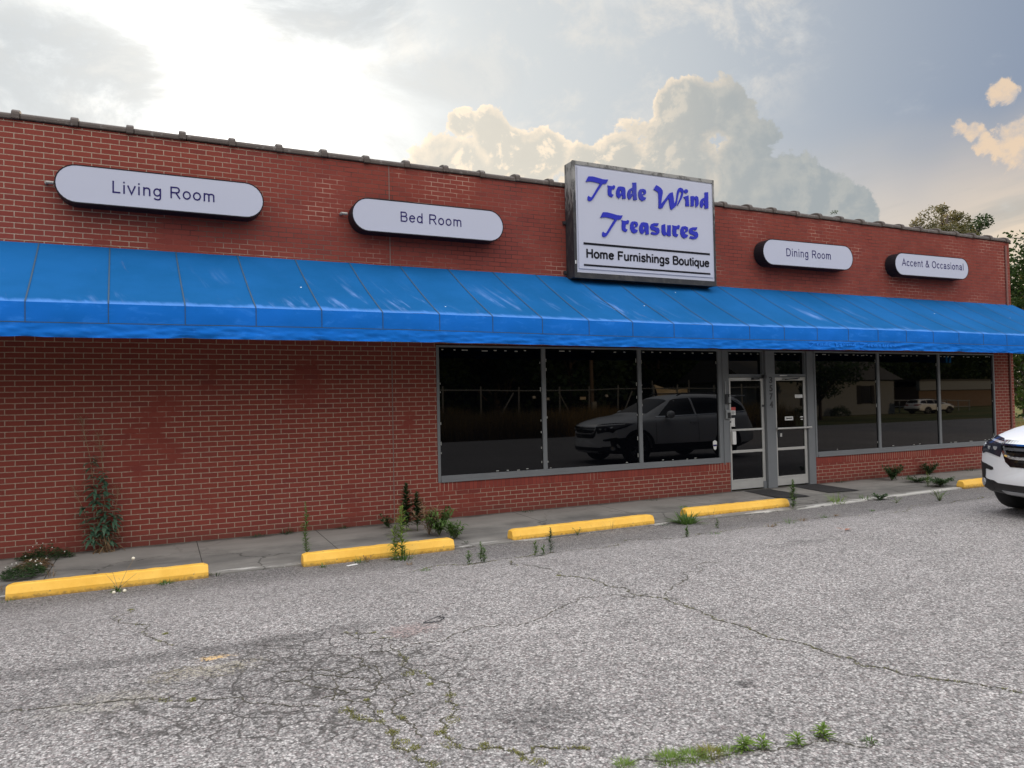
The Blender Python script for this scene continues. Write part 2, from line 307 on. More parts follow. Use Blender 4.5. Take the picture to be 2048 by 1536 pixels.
def fabric_mat(key, c0, c1, streak):
    nb = material(key); x, y, z = nb.sep(nb.obj)
    n1 = nb.noise(nb.obj, 0.9, 5, 0.6); n2 = nb.noise(nb.obj, 60.0, 3, 0.6)
    c = nb.mix(nb.ss(n1, 0.3, 0.7), c0, c1)
    if streak:
        sv = nb.comb(nb.mul(nb.add(x, nb.mul(y, 0.25)), 3.2), nb.mul(y, 0.55), 0); s1 = nb.noise(sv, 1.6, 6, 0.66, 0.5)
        pm = nb.sub(nb.noise(nb.v('ADD', nb.obj, (2.2, 5.5, 0)), 0.8, 3), nb.add(nb.lin(x, 7.0, 10.0, 0.0, 0.10), nb.lin(x, 1.2, 0.0, 0.0, 0.09)))
        lowr = nb.ss(y, -0.25, -1.25)
        m1 = nb.mul(nb.mul(nb.ss(s1, 0.52, 0.72), nb.ss(pm, 0.42, 0.56)), lowr)
        c = nb.mix(nb.mul(m1, 0.5), c, (0.26, 0.40, 0.78))
        m2 = nb.mul(nb.ss(nb.noise(nb.v('ADD', sv, (7, 2, 0)), 1.3, 6, 0.7), 0.62, 0.80), nb.ss(pm, 0.56, 0.44))
        c = nb.mix(nb.mul(m2, 0.55), c, (0.20, 0.17, 0.22))
        ed = nb.ss(nb.add(y, nb.mul(nb.sub(s1, 0.5), 0.22)), -1.38, -1.485); c = nb.mix(nb.mul(ed, 0.55), c, (0.12, 0.30, 0.75))
        spk = nb.vor(nb.comb(x, y, 0), 2.6)['Distance']; c = nb.mix(nb.ss(spk, 0.035, 0.02), c, (0.6, 0.65, 0.7))
    else:
        s1 = nb.noise(nb.comb(nb.mul(x, 2.0), 0, nb.mul(z, 5.0)), 2.0, 6, 0.65, 0.6)
        c = nb.mix(nb.ss(s1, 0.5, 0.75, 0, 0.40), c, (0.045, 0.25, 0.78))
    M[key] = S(nb, c, 0.9, 0, 0.05, nb.bump(n2, 0.12, 0.002))
fabric_mat('awning_top', (0.0065, 0.090, 0.250), (0.010, 0.108, 0.310), True)
fabric_mat('awning_front', (0.008, 0.130, 0.48), (0.011, 0.150, 0.58), False)
def glass_mat():
    nb = material('dark_tinted_glass')
    M['glass'] = S(nb, (0.0016, 0.0019, 0.0030), 0.015, 0, 0.35, nb.bump(nb.noise(nb.obj, 0.55, 2), 0.012, 0.05), None, 1.5)
glass_mat()
def cabinet_mat():
    nb = material('weathered_sign_metal'); x, y, z = nb.sep(nb.obj)
    n1 = nb.noise(nb.comb(nb.mul(x, 9), nb.mul(y, 9), nb.mul(z, 1.6)), 2.0, 6, 0.7); n2 = nb.noise(nb.obj, 8.0, 5)
    n3 = nb.noise(nb.comb(nb.mul(x, 2.6), nb.mul(y, 9), nb.mul(z, 2.2)), 1.6, 7, 0.72)
    c = nb.mix(nb.ss(nb.add(n1, nb.lin(z, 4.6, 5.5, -0.18, 0.22)), 0.44, 0.60), (0.014, 0.014, 0.018), (0.30, 0.29, 0.27))
    c = nb.mix(nb.ss(n3, 0.48, 0.60, 0, 0.8), c, (0.05, 0.046, 0.042)); c = nb.mix(nb.mul(n2, 0.25), c, (0.08, 0.078, 0.075))
    M['cabinet'] = S(nb, c, 0.6, 0.0, 0.4)
cabinet_mat()
def coping_mat():
    nb = material('glazed_clay_coping'); n = nb.noise(nb.obj, 5.0, 5, 0.65)
    c = nb.mix(n, (0.045, 0.033, 0.028), (0.11, 0.085, 0.07)); c = nb.mix(nb.ss(nb.noise(nb.obj, 18, 4), 0.58, 0.7, 0, 0.5), c, (0.24, 0.22, 0.20))
    M['coping'] = S(nb, c, 0.5, 0, 0.35)
coping_mat()
def ground_mat():
    nb = material('field_grass'); n = nb.noise(nb.obj, 0.25, 5, 0.6); n2 = nb.noise(nb.obj, 7.0, 5, 0.7)
    c = nb.mix(nb.ss(n, 0.35, 0.65), (0.075, 0.10, 0.028), (0.19, 0.15, 0.062)); c = nb.mix(nb.mul(n2, 0.6), c, (0.045, 0.055, 0.02))
    M['field'] = S(nb, c, 0.95, 0, 0.1, nb.bump(n2, 0.6, 0.05))
ground_mat()
def leaf_mat(key, ca, cb, trans=0.35, scale=1.2, rough=0.6):
    nb = material(key)
    at = nb.new('ShaderNodeAttribute'); at.attribute_name = 'tone'
    n = nb.noise(nb.obj, scale, 3)
    c = nb.mix(nb.m('MULTIPLY_ADD', at.outputs['Fac'], 0.65, nb.mul(n, 0.35)), ca, cb)
    S(nb, c, rough, 0, 0.3)
    tr = nb.new('ShaderNodeBsdfTranslucent'); nb.put(tr.inputs[0], nb.scale(c, 1.25))
    mx = nb.new('ShaderNodeMixShader'); mx.inputs[0].default_value = trans
    nb.l.new(nb.b.outputs[0], mx.inputs[1]); nb.l.new(tr.outputs[0], mx.inputs[2]); nb.l.new(mx.outputs[0], nb.out.inputs[0])
    M[key] = nb.mat
leaf_mat('leaf_dark', (0.012, 0.028, 0.010), (0.045, 0.085, 0.022), 0.25, 0.3)
leaf_mat('leaf_mid', (0.014, 0.032, 0.009), (0.055, 0.085, 0.022), 0.25, 0.3)
leaf_mat('leaf_gold', (0.035, 0.045, 0.010), (0.16, 0.125, 0.028), 0.35, 0.3)
leaf_mat('weed_green', (0.035, 0.085, 0.018), (0.14, 0.23, 0.055), 0.3, 9.0)
leaf_mat('weed_dark', (0.018, 0.045, 0.018), (0.065, 0.115, 0.04), 0.25, 9.0)
leaf_mat('weed_bright', (0.08, 0.16, 0.022), (0.25, 0.34, 0.07), 0.35, 9.0)
leaf_mat('weed_blue', (0.028, 0.075, 0.045), (0.10, 0.18, 0.11), 0.2, 6.0)
leaf_mat('weed_dry', (0.12, 0.072, 0.035), (0.30, 0.20, 0.11), 0.25, 9.0)
leaf_mat('moss', (0.09, 0.105, 0.016), (0.27, 0.25, 0.05), 0.2, 20.0)
leaf_mat('grass_dry', (0.12, 0.085, 0.032), (0.34, 0.235, 0.09), 0.35, 1.0)
leaf_mat('grass_green', (0.055, 0.085, 0.02), (0.20, 0.20, 0.06), 0.35, 1.0)
simple('stem_green', (0.13, 0.17, 0.06), 0.6, var=0.3, scale=20)
simple('stem_dry', (0.26, 0.18, 0.10), 0.8, var=0.35, scale=20)
simple('seed_white', (0.72, 0.66, 0.52), 0.9)
simple('flower_white', (0.7, 0.7, 0.62), 0.8)
simple('bark', (0.07, 0.052, 0.04), 0.95, var=0.4, scale=5, bump=0.5)
simple('frame_grey', (0.165, 0.172, 0.178), 0.55, 0.0, 0.14, 3.0)
simple('aluminium', (0.50, 0.49, 0.46), 0.42, 0.35, 0.12, 5.0)
simple('steel_dark', (0.045, 0.045, 0.048), 0.45, 0.3, 0.2)
simple('sign_face', (0.455, 0.470, 0.56), 0.5, 0.0, 0.035, 1.2)
simple('sign_black', (0.016, 0.015, 0.018), 0.4, 0.0, 0.25, 4.0, spec=0.12)
simple('letter_navy', (0.022, 0.016, 0.105), 0.45, 0.0, 0.25, 30.0, spec=0.12)
simple('letter_black', (0.006, 0.006, 0.010), 0.4, spec=0.12)
simple('ghost_print', (0.022, 0.195, 0.70), 0.9, spec=0.05)
simple('paper', (0.70, 0.69, 0.66), 0.8, 0, 0.04)
simple('paper_red', (0.55, 0.10, 0.09), 0.8)
simple('tape', (0.36, 0.36, 0.33), 0.7, 0, 0.2)
simple('black_rubber', (0.018, 0.018, 0.019), 0.75, 0, 0.3, 40.0, bump=0.2)
simple('mat_rubber', (0.030, 0.028, 0.028), 0.9, 0, 0.35, 60.0, bump=0.4)
simple('pipe_grey', (0.30, 0.29, 0.27), 0.45, 0.4)
simple('conduit_brown', (0.20, 0.095, 0.075), 0.7)
simple('joint_grey', (0.19, 0.14, 0.12), 0.9)
simple('roofing', (0.10, 0.10, 0.10), 0.95)
simple('crack', (0.070, 0.063, 0.043), 0.95, 0, 0.4, 30)
simple('seam_blue', (0.026, 0.065, 0.115), 0.8)
simple('car_black', (0.012, 0.012, 0.013), 0.45, 0, 0.2)
simple('car_gloss_black', (0.006, 0.006, 0.007), 0.12, 0, 0.1)
simple('chrome', (0.72, 0.73, 0.74), 0.12, 1.0, 0.02)
simple('rim_metal', (0.36, 0.37, 0.38), 0.28, 0.8, 0.05)
simple('lamp_glass', (0.66, 0.68, 0.70), 0.08, 0.55, 0.2, 14.0)
simple('lamp_dark', (0.030, 0.032, 0.045), 0.08, 0, 0.3, 10.0)
simple('tail_red', (0.26, 0.012, 0.014), 0.15)
simple('skid_silver', (0.42, 0.43, 0.44), 0.35, 0.6)
simple('wood_pole', (0.17, 0.12, 0.085), 0.9, 0, 0.3, 3.0)
simple('galvanised', (0.30, 0.31, 0.31), 0.5, 0.4)
simple('tarp', (0.74, 0.62, 0.44), 0.8, 0, 0.06, 2.0)
simple('siding_white_shaded', (0.21, 0.225, 0.24), 0.7, 0, 0.05)  # white siding, its shade put into the colour as a darker grey
simple('roof_shingle', (0.07, 0.065, 0.06), 0.95, 0, 0.25)
simple('red_paint', (0.40, 0.035, 0.03), 0.6)
simple('window_dark', (0.02, 0.022, 0.026), 0.1)
simple('leaf_litter', (0.30, 0.10, 0.045), 0.8)
simple('wire', (0.03, 0.03, 0.03), 0.7)
def carpaint():
    nb = material('white_car_paint'); M['carpaint'] = S(nb, (0.80, 0.81, 0.82), 0.35, 0, 0.4, None, 0.35); nb.b.inputs['Coat Roughness'].default_value = 0.04
carpaint()
def letter_blue():
    nb = material('letter_blue'); n = nb.noise(nb.obj, 1.7, 4); x, y, z = nb.sep(nb.obj)
    fade = nb.mul(nb.ss(nb.v('DISTANCE', nb.obj, (7.25, -0.29, 5.2)), 0.40, 0.12), 0.75)
    c = nb.mix(n, (0.026, 0.034, 0.36), (0.036, 0.044, 0.43)); c = nb.mix(fade, c, (0.10, 0.115, 0.26))
    M['letter_blue'] = S(nb, c, 0.5, 0, 0.1)
letter_blue()

# ------------------------------------------------------------------ mesh helpers
class MB:
    def __init__(s): s.v = []; s.f = []; s.t = []; s.mi = []; s.smooth = False
    def face(s, pts, tone=0.5, mi=0):
        i = len(s.v); s.v.extend([tuple(p) for p in pts]); s.f.append(tuple(range(i, i+len(pts)))); s.t.append(tone); s.mi.append(mi)
    def mesh(s, verts, faces, tone=0.5, mi=0):
        i = len(s.v); s.v.extend([tuple(p) for p in verts])
        for f in faces: s.f.append(tuple(i+k for k in f)); s.t.append(tone); s.mi.append(mi)
    def box(s, x0, x1, y0, y1, z0, z1, mi=0):
        vs = [(x, y, z) for x in (x0, x1) for y in (y0, y1) for z in (z0, z1)]
        s.mesh(vs, [(0, 1, 3, 2), (4, 6, 7, 5), (0, 4, 5, 1), (2, 3, 7, 6), (0, 2, 6, 4), (1, 5, 7, 3)], 0.5, mi)
    def prism(s, poly, axis, a, b, mi=0):                    # 2-D polygon swept along an axis
        def pt(p, w): return {0: (w, p[0], p[1]), 1: (p[0], w, p[1]), 2: (p[0], p[1], w)}[axis]
        n = len(poly); vs = [pt(p, a) for p in poly] + [pt(p, b) for p in poly]
        fs = [tuple(range(n))[::-1], tuple(range(n, 2*n))] + [(i, (i+1) % n, n+(i+1) % n, n+i) for i in range(n)]
        s.mesh(vs, fs, 0.5, mi)
    def tube(s, pts, r, n=8, r_end=None, tone=0.5, cap=True):
        pts = [Vector(p) for p in pts]; L = len(pts); vs = []; fs = []
        for i, p in enumerate(pts):
            t = (pts[min(i+1, L-1)] - pts[max(i-1, 0)]).normalized()
            a = t.orthogonal().normalized() if abs(t.z) > 0.95 else t.cross(Vector((0, 0, 1))).normalized()
            b = t.cross(a); rr = r if r_end is None else r + (r_end-r)*i/max(1, L-1)
            for k in range(n):
                an = 2*math.pi*k/n; vs.append(p + (a*math.cos(an)+b*math.sin(an))*rr)
        for i in range(L-1):
            for k in range(n): fs.append((i*n+k, i*n+(k+1) % n, (i+1)*n+(k+1) % n, (i+1)*n+k))
        if cap: fs.append(tuple(range(n))[::-1]); fs.append(tuple((L-1)*n+k for k in range(n)))
        s.mesh(vs, fs, tone)
    def ball(s, c, r, n=8, m_=6, tone=0.5):
        rx, ry, rz = r if hasattr(r, '__len__') else (r, r, r); vs = [(c[0], c[1], c[2]-rz)]; fs = []
        for j in range(1, m_):
            ph = -math.pi/2 + math.pi*j/m_
            for k in range(n): vs.append((c[0]+rx*math.cos(ph)*math.cos(2*math.pi*k/n), c[1]+ry*math.cos(ph)*math.sin(2*math.pi*k/n), c[2]+rz*math.sin(ph)))
        vs.append((c[0], c[1], c[2]+rz)); T = len(vs)-1
        for k in range(n):
            fs.append((0, 1+(k+1) % n, 1+k)); fs.append((T, T-n+k, T-n+(k+1) % n))
            for j in range(m_-2): fs.append((1+j*n+k, 1+j*n+(k+1) % n, 1+(j+1)*n+(k+1) % n, 1+(j+1)*n+k))
        s.mesh(vs, fs, tone)
    def leaf(s, base, dirv, L, w, bend=0.3, tone=0.5, up=None):  # pointed leaf blade, two folded halves
        d_ = Vector(dirv).normalized(); base = Vector(base)
        side = d_.cross(Vector((0, 0, 1)))
        side = side.normalized() if side.length > 1e-3 else Vector((1, 0, 0))
        nrm = side.cross(d_).normalized(); g = Vector((0, 0, -1))*bend*L
        m1 = base + d_*L*0.35 + g*0.10; m2 = base + d_*L*0.72 + g*0.45; tip = base + d_*L + g
        a, b = m1+side*w*0.5+nrm*w*0.12, m1-side*w*0.5+nrm*w*0.12
        c, e = m2+side*w*0.33+nrm*w*0.08, m2-side*w*0.33+nrm*w*0.08
        s.mesh([base, a, b, c, e, tip], [(0, 1, 2), (1, 3, 4, 2), (3, 5, 4)], tone)
    def blade(s, base, dirv, L, w, bend=0.4, tone=0.5):
        d_ = Vector(dirv).normalized(); base = Vector(base); side = d_.cross(Vector((0, 0, 1)))
        side = side.normalized() if side.length > 1e-3 else Vector((1, 0, 0)); hz = Vector((d_.x, d_.y, 0)); g = hz*bend*L - Vector((0, 0, bend*L*0.45))
        p1 = base + d_*L*0.5 + g*0.25; p2 = base + d_*L + g
        s.mesh([base-side*w*.5, base+side*w*.5, p1+side*w*.42, p1-side*w*.42, p2], [(0, 1, 2, 3), (3, 2, 4)], tone)
    def data(s, name, mats, smooth=False):
        me = bpy.data.meshes.new(name); me.from_pydata(s.v, [], s.f); me.validate(); me.update()
        for mt in (mats if isinstance(mats, (list, tuple)) else [mats]): me.materials.append(M[mt])
        at = me.attributes.new('tone', 'FLOAT', 'FACE')
        if len(at.data) == len(s.t): at.data.foreach_set('value', s.t)
        if len(me.polygons) == len(s.mi): me.polygons.foreach_set('material_index', s.mi)
        if smooth: me.polygons.foreach_set('use_smooth', [True]*len(me.polygons))
        bm_ = bmesh.new(); bm_.from_mesh(me)
        if not s.open: bmesh.ops.recalc_face_normals(bm_, faces=bm_.faces)
        bm_.to_mesh(me); bm_.free()
        return me
    open = False
    def build(s, name, mats, parent=None, smooth=False, bevel=0.0, loc=None):
        o = bpy.data.objects.new(name, s.data(name, mats, smooth)); COL.objects.link(o)
        if parent: o.parent = parent
        if loc is not None: o.location = loc
        if bevel: add_bevel(o, bevel)
        return o
def add_bevel(o, w, seg=2):
    md = o.modifiers.new('bevel', 'BEVEL'); md.width = w; md.segments = seg; md.limit_method = 'ANGLE'; md.angle_limit = R(40)
def thing(name, label, cat, loc=(0, 0, 0), rz=0.0, group=None):
    o = bpy.data.objects.new(name, None); COL.objects.link(o); o.empty_display_size = 0.2
    o.location = loc; o.rotation_euler = (0, 0, rz); o['label'] = label; o['category'] = cat
    if group: o['group'] = group
    return o
def tag(o, label=None, cat=None, group=None, kind=None):
    if label: o['label'] = label
    if cat: o['category'] = cat
    if group: o['group'] = group
    if kind: o['kind'] = kind
    return o
def curve_mesh(name, splines, extrude, mat, parent=None, bevel=0.0):   # filled flat outlines in XZ, facing -Y
    cu = bpy.data.curves.new(name, 'CURVE'); cu.dimensions = '2D'; cu.fill_mode = 'BOTH'; cu.extrude = extrude; cu.bevel_depth = bevel
    for pts in splines:
        sp = cu.splines.new('POLY'); sp.points.add(len(pts)-1); sp.use_cyclic_u = True
        for q, (x, z) in zip(sp.points, pts): q.co = (x, z, 0, 1)
    return solid_from(cu, name, mat, parent)
def solid_from(cu, name, mat, parent):
    tmp = bpy.data.objects.new('tmp', cu); COL.objects.link(tmp)
    dg = bpy.context.evaluated_depsgraph_get(); me = bpy.data.meshes.new_from_object(tmp.evaluated_get(dg)); me.name = name
    bpy.data.objects.remove(tmp); me.materials.clear(); me.materials.append(M[mat])
    me.transform(Matrix.Rotation(R(90), 4, 'X'))
    o = bpy.data.objects.new(name, me); COL.objects.link(o)
    if parent: o.parent = parent
    return o
def text_mesh(name, body, x0, x1, z0, h, y, mat, parent, extrude=0.004, embolden=0.0, space=1.0):   # fitted to a width and capital height
    cu = bpy.data.curves.new(name, 'FONT'); cu.body = body; cu.extrude = extrude; cu.offset = embolden; cu.space_character = space; cu.size = 1.0
    o = solid_from(cu, name, mat, parent); me = o.data
    xs = [v.co.x for v in me.vertices]
    capH = 0.73
    sx = (x1-x0)/(max(xs)-min(xs)); sz = h/capH; mx = min(xs)
    for v in me.vertices: v.co = Vector(((v.co.x-mx)*sx + x0, v.co.y + y, v.co.z*sz + z0))
    return o
GL = {}
def _arc(cx, cy, rx, ry, a0, a1, n=14): return [(cx+rx*math.cos(R(a0+(a1-a0)*i/n)), cy+ry*math.sin(R(a0+(a1-a0)*i/n))) for i in range(n+1)]
_arch = [(110, 290), (118, 385), (165, 452), (275, 474), (385, 455), (436, 395), (445, 310), (445, 0)]
GL.update({' ': (278, []), 'L': (556, [[(120, 716), (120, 42), (525, 42)]]), 'i': (222, [[(111, 519), (111, 0)], [(111, 716), (111, 618)]]), 'l': (222, [[(111, 716), (111, 0)]]),
 'v': (500, [[(35, 519), (250, 25), (465, 519)]]), 'n': (556, [[(110, 519), (110, 0)], _arch]), 'h': (556, [[(110, 716), (110, 0)], _arch]),
 'm': (833, [[(110, 519), (110, 0)], [(110, 290), (118, 400), (160, 455), (250, 474), (345, 455), (385, 400), (392, 310), (392, 0)], [(392, 290), (400, 400), (445, 455), (540, 474), (635, 455), (688, 400), (695, 310), (695, 0)]]),
 'g': (556, [_arc(262, 268, 188, 208, 0, 360, 24), [(452, 519), (452, -10), (436, -105), (375, -160), (265, -172), (150, -150), (92, -85)]]),
 'q': (556, [_arc(262, 260, 188, 216, 0, 360, 24), [(452, 519), (452, -200)]]), 'd': (556, [_arc(262, 260, 188, 216, 0, 360, 24), [(452, 716), (452, 0)]]),
 'o': (556, [_arc(278, 260, 205, 218, 0, 360, 26)]), 'O': (778, [_arc(389, 358, 310, 322, 0, 360, 30)]), 'c': (500, [_arc(265, 260, 198, 218, 38, 322, 20)]),
 'e': (556, [[(75, 285), (485, 285)], _arc(278, 260, 205, 218, 6, 328, 22)]),
 'a': (556, [[(88, 370), (130, 448), (260, 476), (385, 455), (425, 375), (425, 120), (440, 45), (475, 0)], [(425, 300), (300, 272), (150, 246), (92, 160), (112, 78), (200, 42), (320, 62), (418, 150)]]),
 's': (500, [[(425, 380), (392, 448), (320, 476), (235, 478), (150, 455), (108, 385), (135, 315), (250, 275), (365, 238), (425, 160), (395, 85), (310, 42), (210, 42), (110, 78), (70, 155)]]),
 't': (278, [[(140, 660), (140, 125), (165, 60), (258, 42)], [(20, 478), (258, 478)]]), 'u': (556, [[(108, 519), (108, 200), (120, 115), (172, 58), (265, 42), (370, 62), (432, 130), (446, 220)], [(446, 519), (446, 0)]]),
 'r': (333, [[(110, 519), (110, 0)], [(110, 280), (128, 400), (195, 462), (325, 468)]]), 'F': (611, [[(125, 716), (125, 0)], [(125, 674), (575, 674)], [(125, 372), (510, 372)]]),
 'H': (722, [[(122, 716), (122, 0)], [(600, 716), (600, 0)], [(122, 385), (600, 385)]]), 'A': (667, [[(30, 0), (333, 690), (637, 0)], [(140, 245), (527, 245)]]),
 'R': (722, [[(125, 716), (125, 0)], [(125, 674)]+_arc(450, 515, 160, 159, 90, -90, 12)+[(125, 356)], [(400, 356), (655, 0)]]),
 'B': (667, [[(125, 716), (125, 0)], [(125, 674)]+_arc(400, 532, 148, 142, 90, -90, 12)+[(125, 390)], [(125, 386)]+_arc(420, 214, 170, 172, 90, -90, 12)+[(125, 42)]]),
 'D': (722, [[(125, 716), (125, 0)], [(125, 674)]+_arc(340, 358, 300, 316, 90, -90, 18)+[(125, 42)]]),
 '&': (667, [[(635, 15), (330, 410), (238, 530), (228, 610), (290, 668), (370, 668), (420, 610), (398, 530), (310, 452), (150, 340), (86, 230), (100, 120), (190, 52), (310, 46), (440, 120), (535, 270), (560, 345)]])})
def sign_text(name, body, x0, x1, z0, cap, y, mat, parent, stroke=88, track=0.0, depth=0.003):
    # plain sans-serif sign lettering cut from flat strips, one depth step per strip
    tot = sum(GL[ch][0]+track for ch in body)-track; sx_ = (x1-x0)/tot; sz_ = cap/716.0; b_ = MB(); cx = 0; k = 0; hw = stroke/2
    for ch in body:
        adv, strokes = GL[ch]
        for st_ in strokes:
            P_ = [Vector((p[0]+cx, p[1])) for p in st_]; closed = (P_[0]-P_[-1]).length < 1
            if closed: P_ = P_[:-1]
            n_ = len(P_); yy = y-0.00025*(k % 4); k += 1; Lf = []; Rt = []
            for i, p in enumerate(P_):
                a_ = P_[(i-1) % n_] if (i or closed) else p; c_ = P_[(i+1) % n_] if (i < n_-1 or closed) else p
                d1 = (p-a_).normalized() if (p-a_).length > 0 else (c_-p).normalized(); d2 = (c_-p).normalized() if (c_-p).length > 0 else d1
                n1 = Vector((-d1.y, d1.x)); n2 = Vector((-d2.y, d2.x)); mt_ = (n1+n2).normalized(); f_ = min(2.2, 1/max(0.35, mt_.dot(n1))); Lf.append(p+mt_*hw*f_); Rt.append(p-mt_*hw*f_)
            F = lambda q, yq: (x0+q.x*sx_, yq, z0+q.y*sz_)
            vs_ = [F(q, yy) for q in Lf]+[F(q, yy) for q in Rt]+[F(q, yy+depth) for q in Lf]+[F(q, yy+depth) for q in Rt]; fs_ = []
            for i in range(n_ if closed else n_-1):
                j = (i+1) % n_; fs_ += [(i, j, n_+j, n_+i), (i, 2*n_+i, 2*n_+j, j), (n_+i, n_+j, 3*n_+j, 3*n_+i)]
            if not closed: fs_ += [(0, n_, 3*n_, 2*n_), (n_-1, 3*n_-1, 4*n_-1, 2*n_-1)]
            b_.mesh(vs_, fs_)
        cx += adv+track
    return b_.build(name, mat, parent)
def dup_tree(o, parent=None):
    c = o.copy(); COL.objects.link(c)
    if parent: c.parent = parent
    for ch in [q for q in bpy.data.objects if q.parent == o]: dup_tree(ch, c)
    return c
# ================================================================== setting
rng = random.Random(7)
def sstep(t): t = max(0, min(1, t)); return t*t*(3-2*t)
def lotz(x, y): return -0.05 + 0.20*sstep((-y-1.8)/3.0)
def gmesh(name, xs, ys, zf, mat, kind='structure'):
    vs = [(x, y, zf(x, y)) for y in ys for x in xs]; nx = len(xs)
    fs = [(j*nx+i, j*nx+i+1, (j+1)*nx+i+1, (j+1)*nx+i) for j in range(len(ys)-1) for i in range(nx-1)]
    mb = MB(); mb.mesh(vs, fs); o = mb.build(name, mat, smooth=True); tag(o, kind=kind); return o
def fr(a, b, n): return [a+(b-a)*i/(n-1) for i in range(n)]
gmesh('ground', fr(-900, 900, 9), fr(-900, 900, 9), lambda x, y: -0.12, 'field')
# lot sheet with its long cracks let in as thin irregular strips (second material)
CR = [[(3.4,-3.36),(3.26,-4.58),(3.45,-4.96),(3.6,-5.67),(3.61,-6.09),(3.6,-6.51),(3.62,-6.85),(3.69,-7.11),(3.68,-7.41),(3.76,-7.6),(3.87,-7.77),(3.93,-7.84),(4.06,-8.1)],
 [(3.66,-5.6),(3.19,-5.36),(2.82,-5.45),(2.51,-5.66),(2.17,-5.67),(1.9,-5.67),(1.57,-5.77),(1.34,-5.82),(1.2,-5.78)],
 [(1.34,-5.39),(1.15,-5.29),(1.36,-5.92),(1.34,-6.21),(1.42,-6.63),(1.37,-6.87),(1.25,-6.94),(1.21,-7.1),(1.23,-7.26),(1.37,-7.33),(1.45,-7.45),(1.74,-7.56)],
 [(0.72,-6.06),(0.84,-6.02),(0.99,-6.15),(1.16,-6.38),(1.24,-6.56),(1.1,-6.57),(1.08,-6.84),(1.12,-7.08)],
 [(0.86,-6.59),(0.9,-6.74),(0.99,-6.83),(0.97,-7.09),(1.03,-7.18),(1.08,-7.36)], [(0.84,-6.02),(0.82,-6.42),(0.99,-6.59),(1.01,-6.8)],
 [(0.62,-5.99),(0.8,-6.22),(0.94,-6.37),(0.77,-6.39)], [(-0.77,-5.74),(-0.54,-5.8),(-0.18,-5.88),(0.02,-6.0),(0.39,-6.15),(0.57,-6.36),(0.75,-6.49)],
 [(-0.23,-3.51),(-0.07,-4.35),(0.08,-5.02)], [(1.17,-6.11),(1.09,-5.97),(0.97,-6.09),(0.8,-5.91),(0.64,-5.86)], [(1.09,-5.77),(1.15,-6.19),(1.04,-6.43),(0.94,-6.33)],
 [(1.78,-7.75),(2.05,-7.82),(2.4,-7.91),(2.7,-7.98),(2.95,-8.1)], [(2.2,-3.36),(3.1,-3.33),(3.9,-3.24),(5.7,-3.28),(7.2,-3.3),(8.4,-3.06),(10.9,-3.08),(12.3,-2.75)],
 [(4.9,-4.9),(4.3,-5.05),(3.9,-5.4),(3.6,-5.9)]]
def jag(pl, amp, rg, lv=4):
    for _ in range(lv):
        o = [pl[0]]
        for a, b in zip(pl, pl[1:]):
            L = math.hypot(b[0]-a[0], b[1]-a[1]); nx, ny = -(b[1]-a[1])/(L+1e-6), (b[0]-a[0])/(L+1e-6); k = rg.gauss(0, amp)*L
            o += [((a[0]+b[0])/2+nx*k, (a[1]+b[1])/2+ny*k), b]
        pl = o
    return pl
CRJ = []
lot = MB(); xs = fr(-40, 95, 28); ys = [-17.2, -14, -12, -9, -7, -5.6] + fr(-5.2, -1.4, 20)
nx = len(xs); lot.mesh([(x, y, lotz(x, y)) for y in ys for x in xs], [(j*nx+i, j*nx+i+1, (j+1)*nx+i+1, (j+1)*nx+i) for j in range(len(ys)-1) for i in range(nx-1)])
for ci, c in enumerate(CR):
    j = jag(c, 0.13, rng, 5 if ci != 12 else 6); CRJ.append(j); vs = []; fs = []
    wb = 0.0062 if ci in (0, 12) else 0.0042
    for i, (x, y) in enumerate(j):
        a = j[max(0, i-1)]; b = j[min(len(j)-1, i+1)]; L = math.hypot(b[0]-a[0], b[1]-a[1])+1e-6
        w = wb*rng.uniform(0.25, 1.5)*(1 if 0 < i < len(j)-1 else 0.1); n_ = (-(b[1]-a[1])/L*w, (b[0]-a[0])/L*w); z = lotz(x, y)+0.003
        vs += [(x+n_[0], y+n_[1], z), (x-n_[0], y-n_[1], z)]
        if i and rng.random() > (0.10 if ci else 0.06): fs.append((2*i-2, 2*i-1, 2*i+1, 2*i))
    lot.mesh(vs, fs, 0.5, 1)
lot.open = True
tag(lot.build('parking_lot', ['asphalt', 'crack'], smooth=True), kind='structure')
# sidewalk with a low worn kerb
EDGE = [(-40, -1.98), (0.8, -1.98), (3.4, -2.06), (6.3, -1.95), (9.3, -1.97), (11, -1.86), (13, -1.75), (20, -1.70)]
def edge(x):
    for (a, ya), (b, yb) in zip(EDGE, EDGE[1:]):
        if a <= x <= b: return ya+(yb-ya)*(x-a)/(b-a)
sw = MB(); xs = fr(-40, 19.4, 240); T = [0.0, 0.25, 0.5, 0.75, 0.93, 0.97, 1.0]; n = len(T)
vs = []; ed = []
for x in xs:
    ye = edge(x) + 0.025*(mnoise.noise(Vector((x*1.7, 3, 0)))) + 0.012*mnoise.noise(Vector((x*7, 1, 0)))
    for t in T: vs.append((x, 0.05+(ye-0.05)*t, -0.028*t - (0.006 if t == 1 else 0))); ed.append(t)
    vs.append((x, ye-0.008, -0.16)); ed.append(1.0)
n += 1
fs = [(i*n+k, (i+1)*n+k, (i+1)*n+k+1, i*n+k+1) for i in range(len(xs)-1) for k in range(n-1)]
sw.mesh(vs, fs); so = sw.build('sidewalk', 'concrete'); tag(so, kind='structure')
at = so.data.attributes.new('edge', 'FLOAT', 'POINT')
if len(at.data) == len(ed): at.data.foreach_set('value', ed)

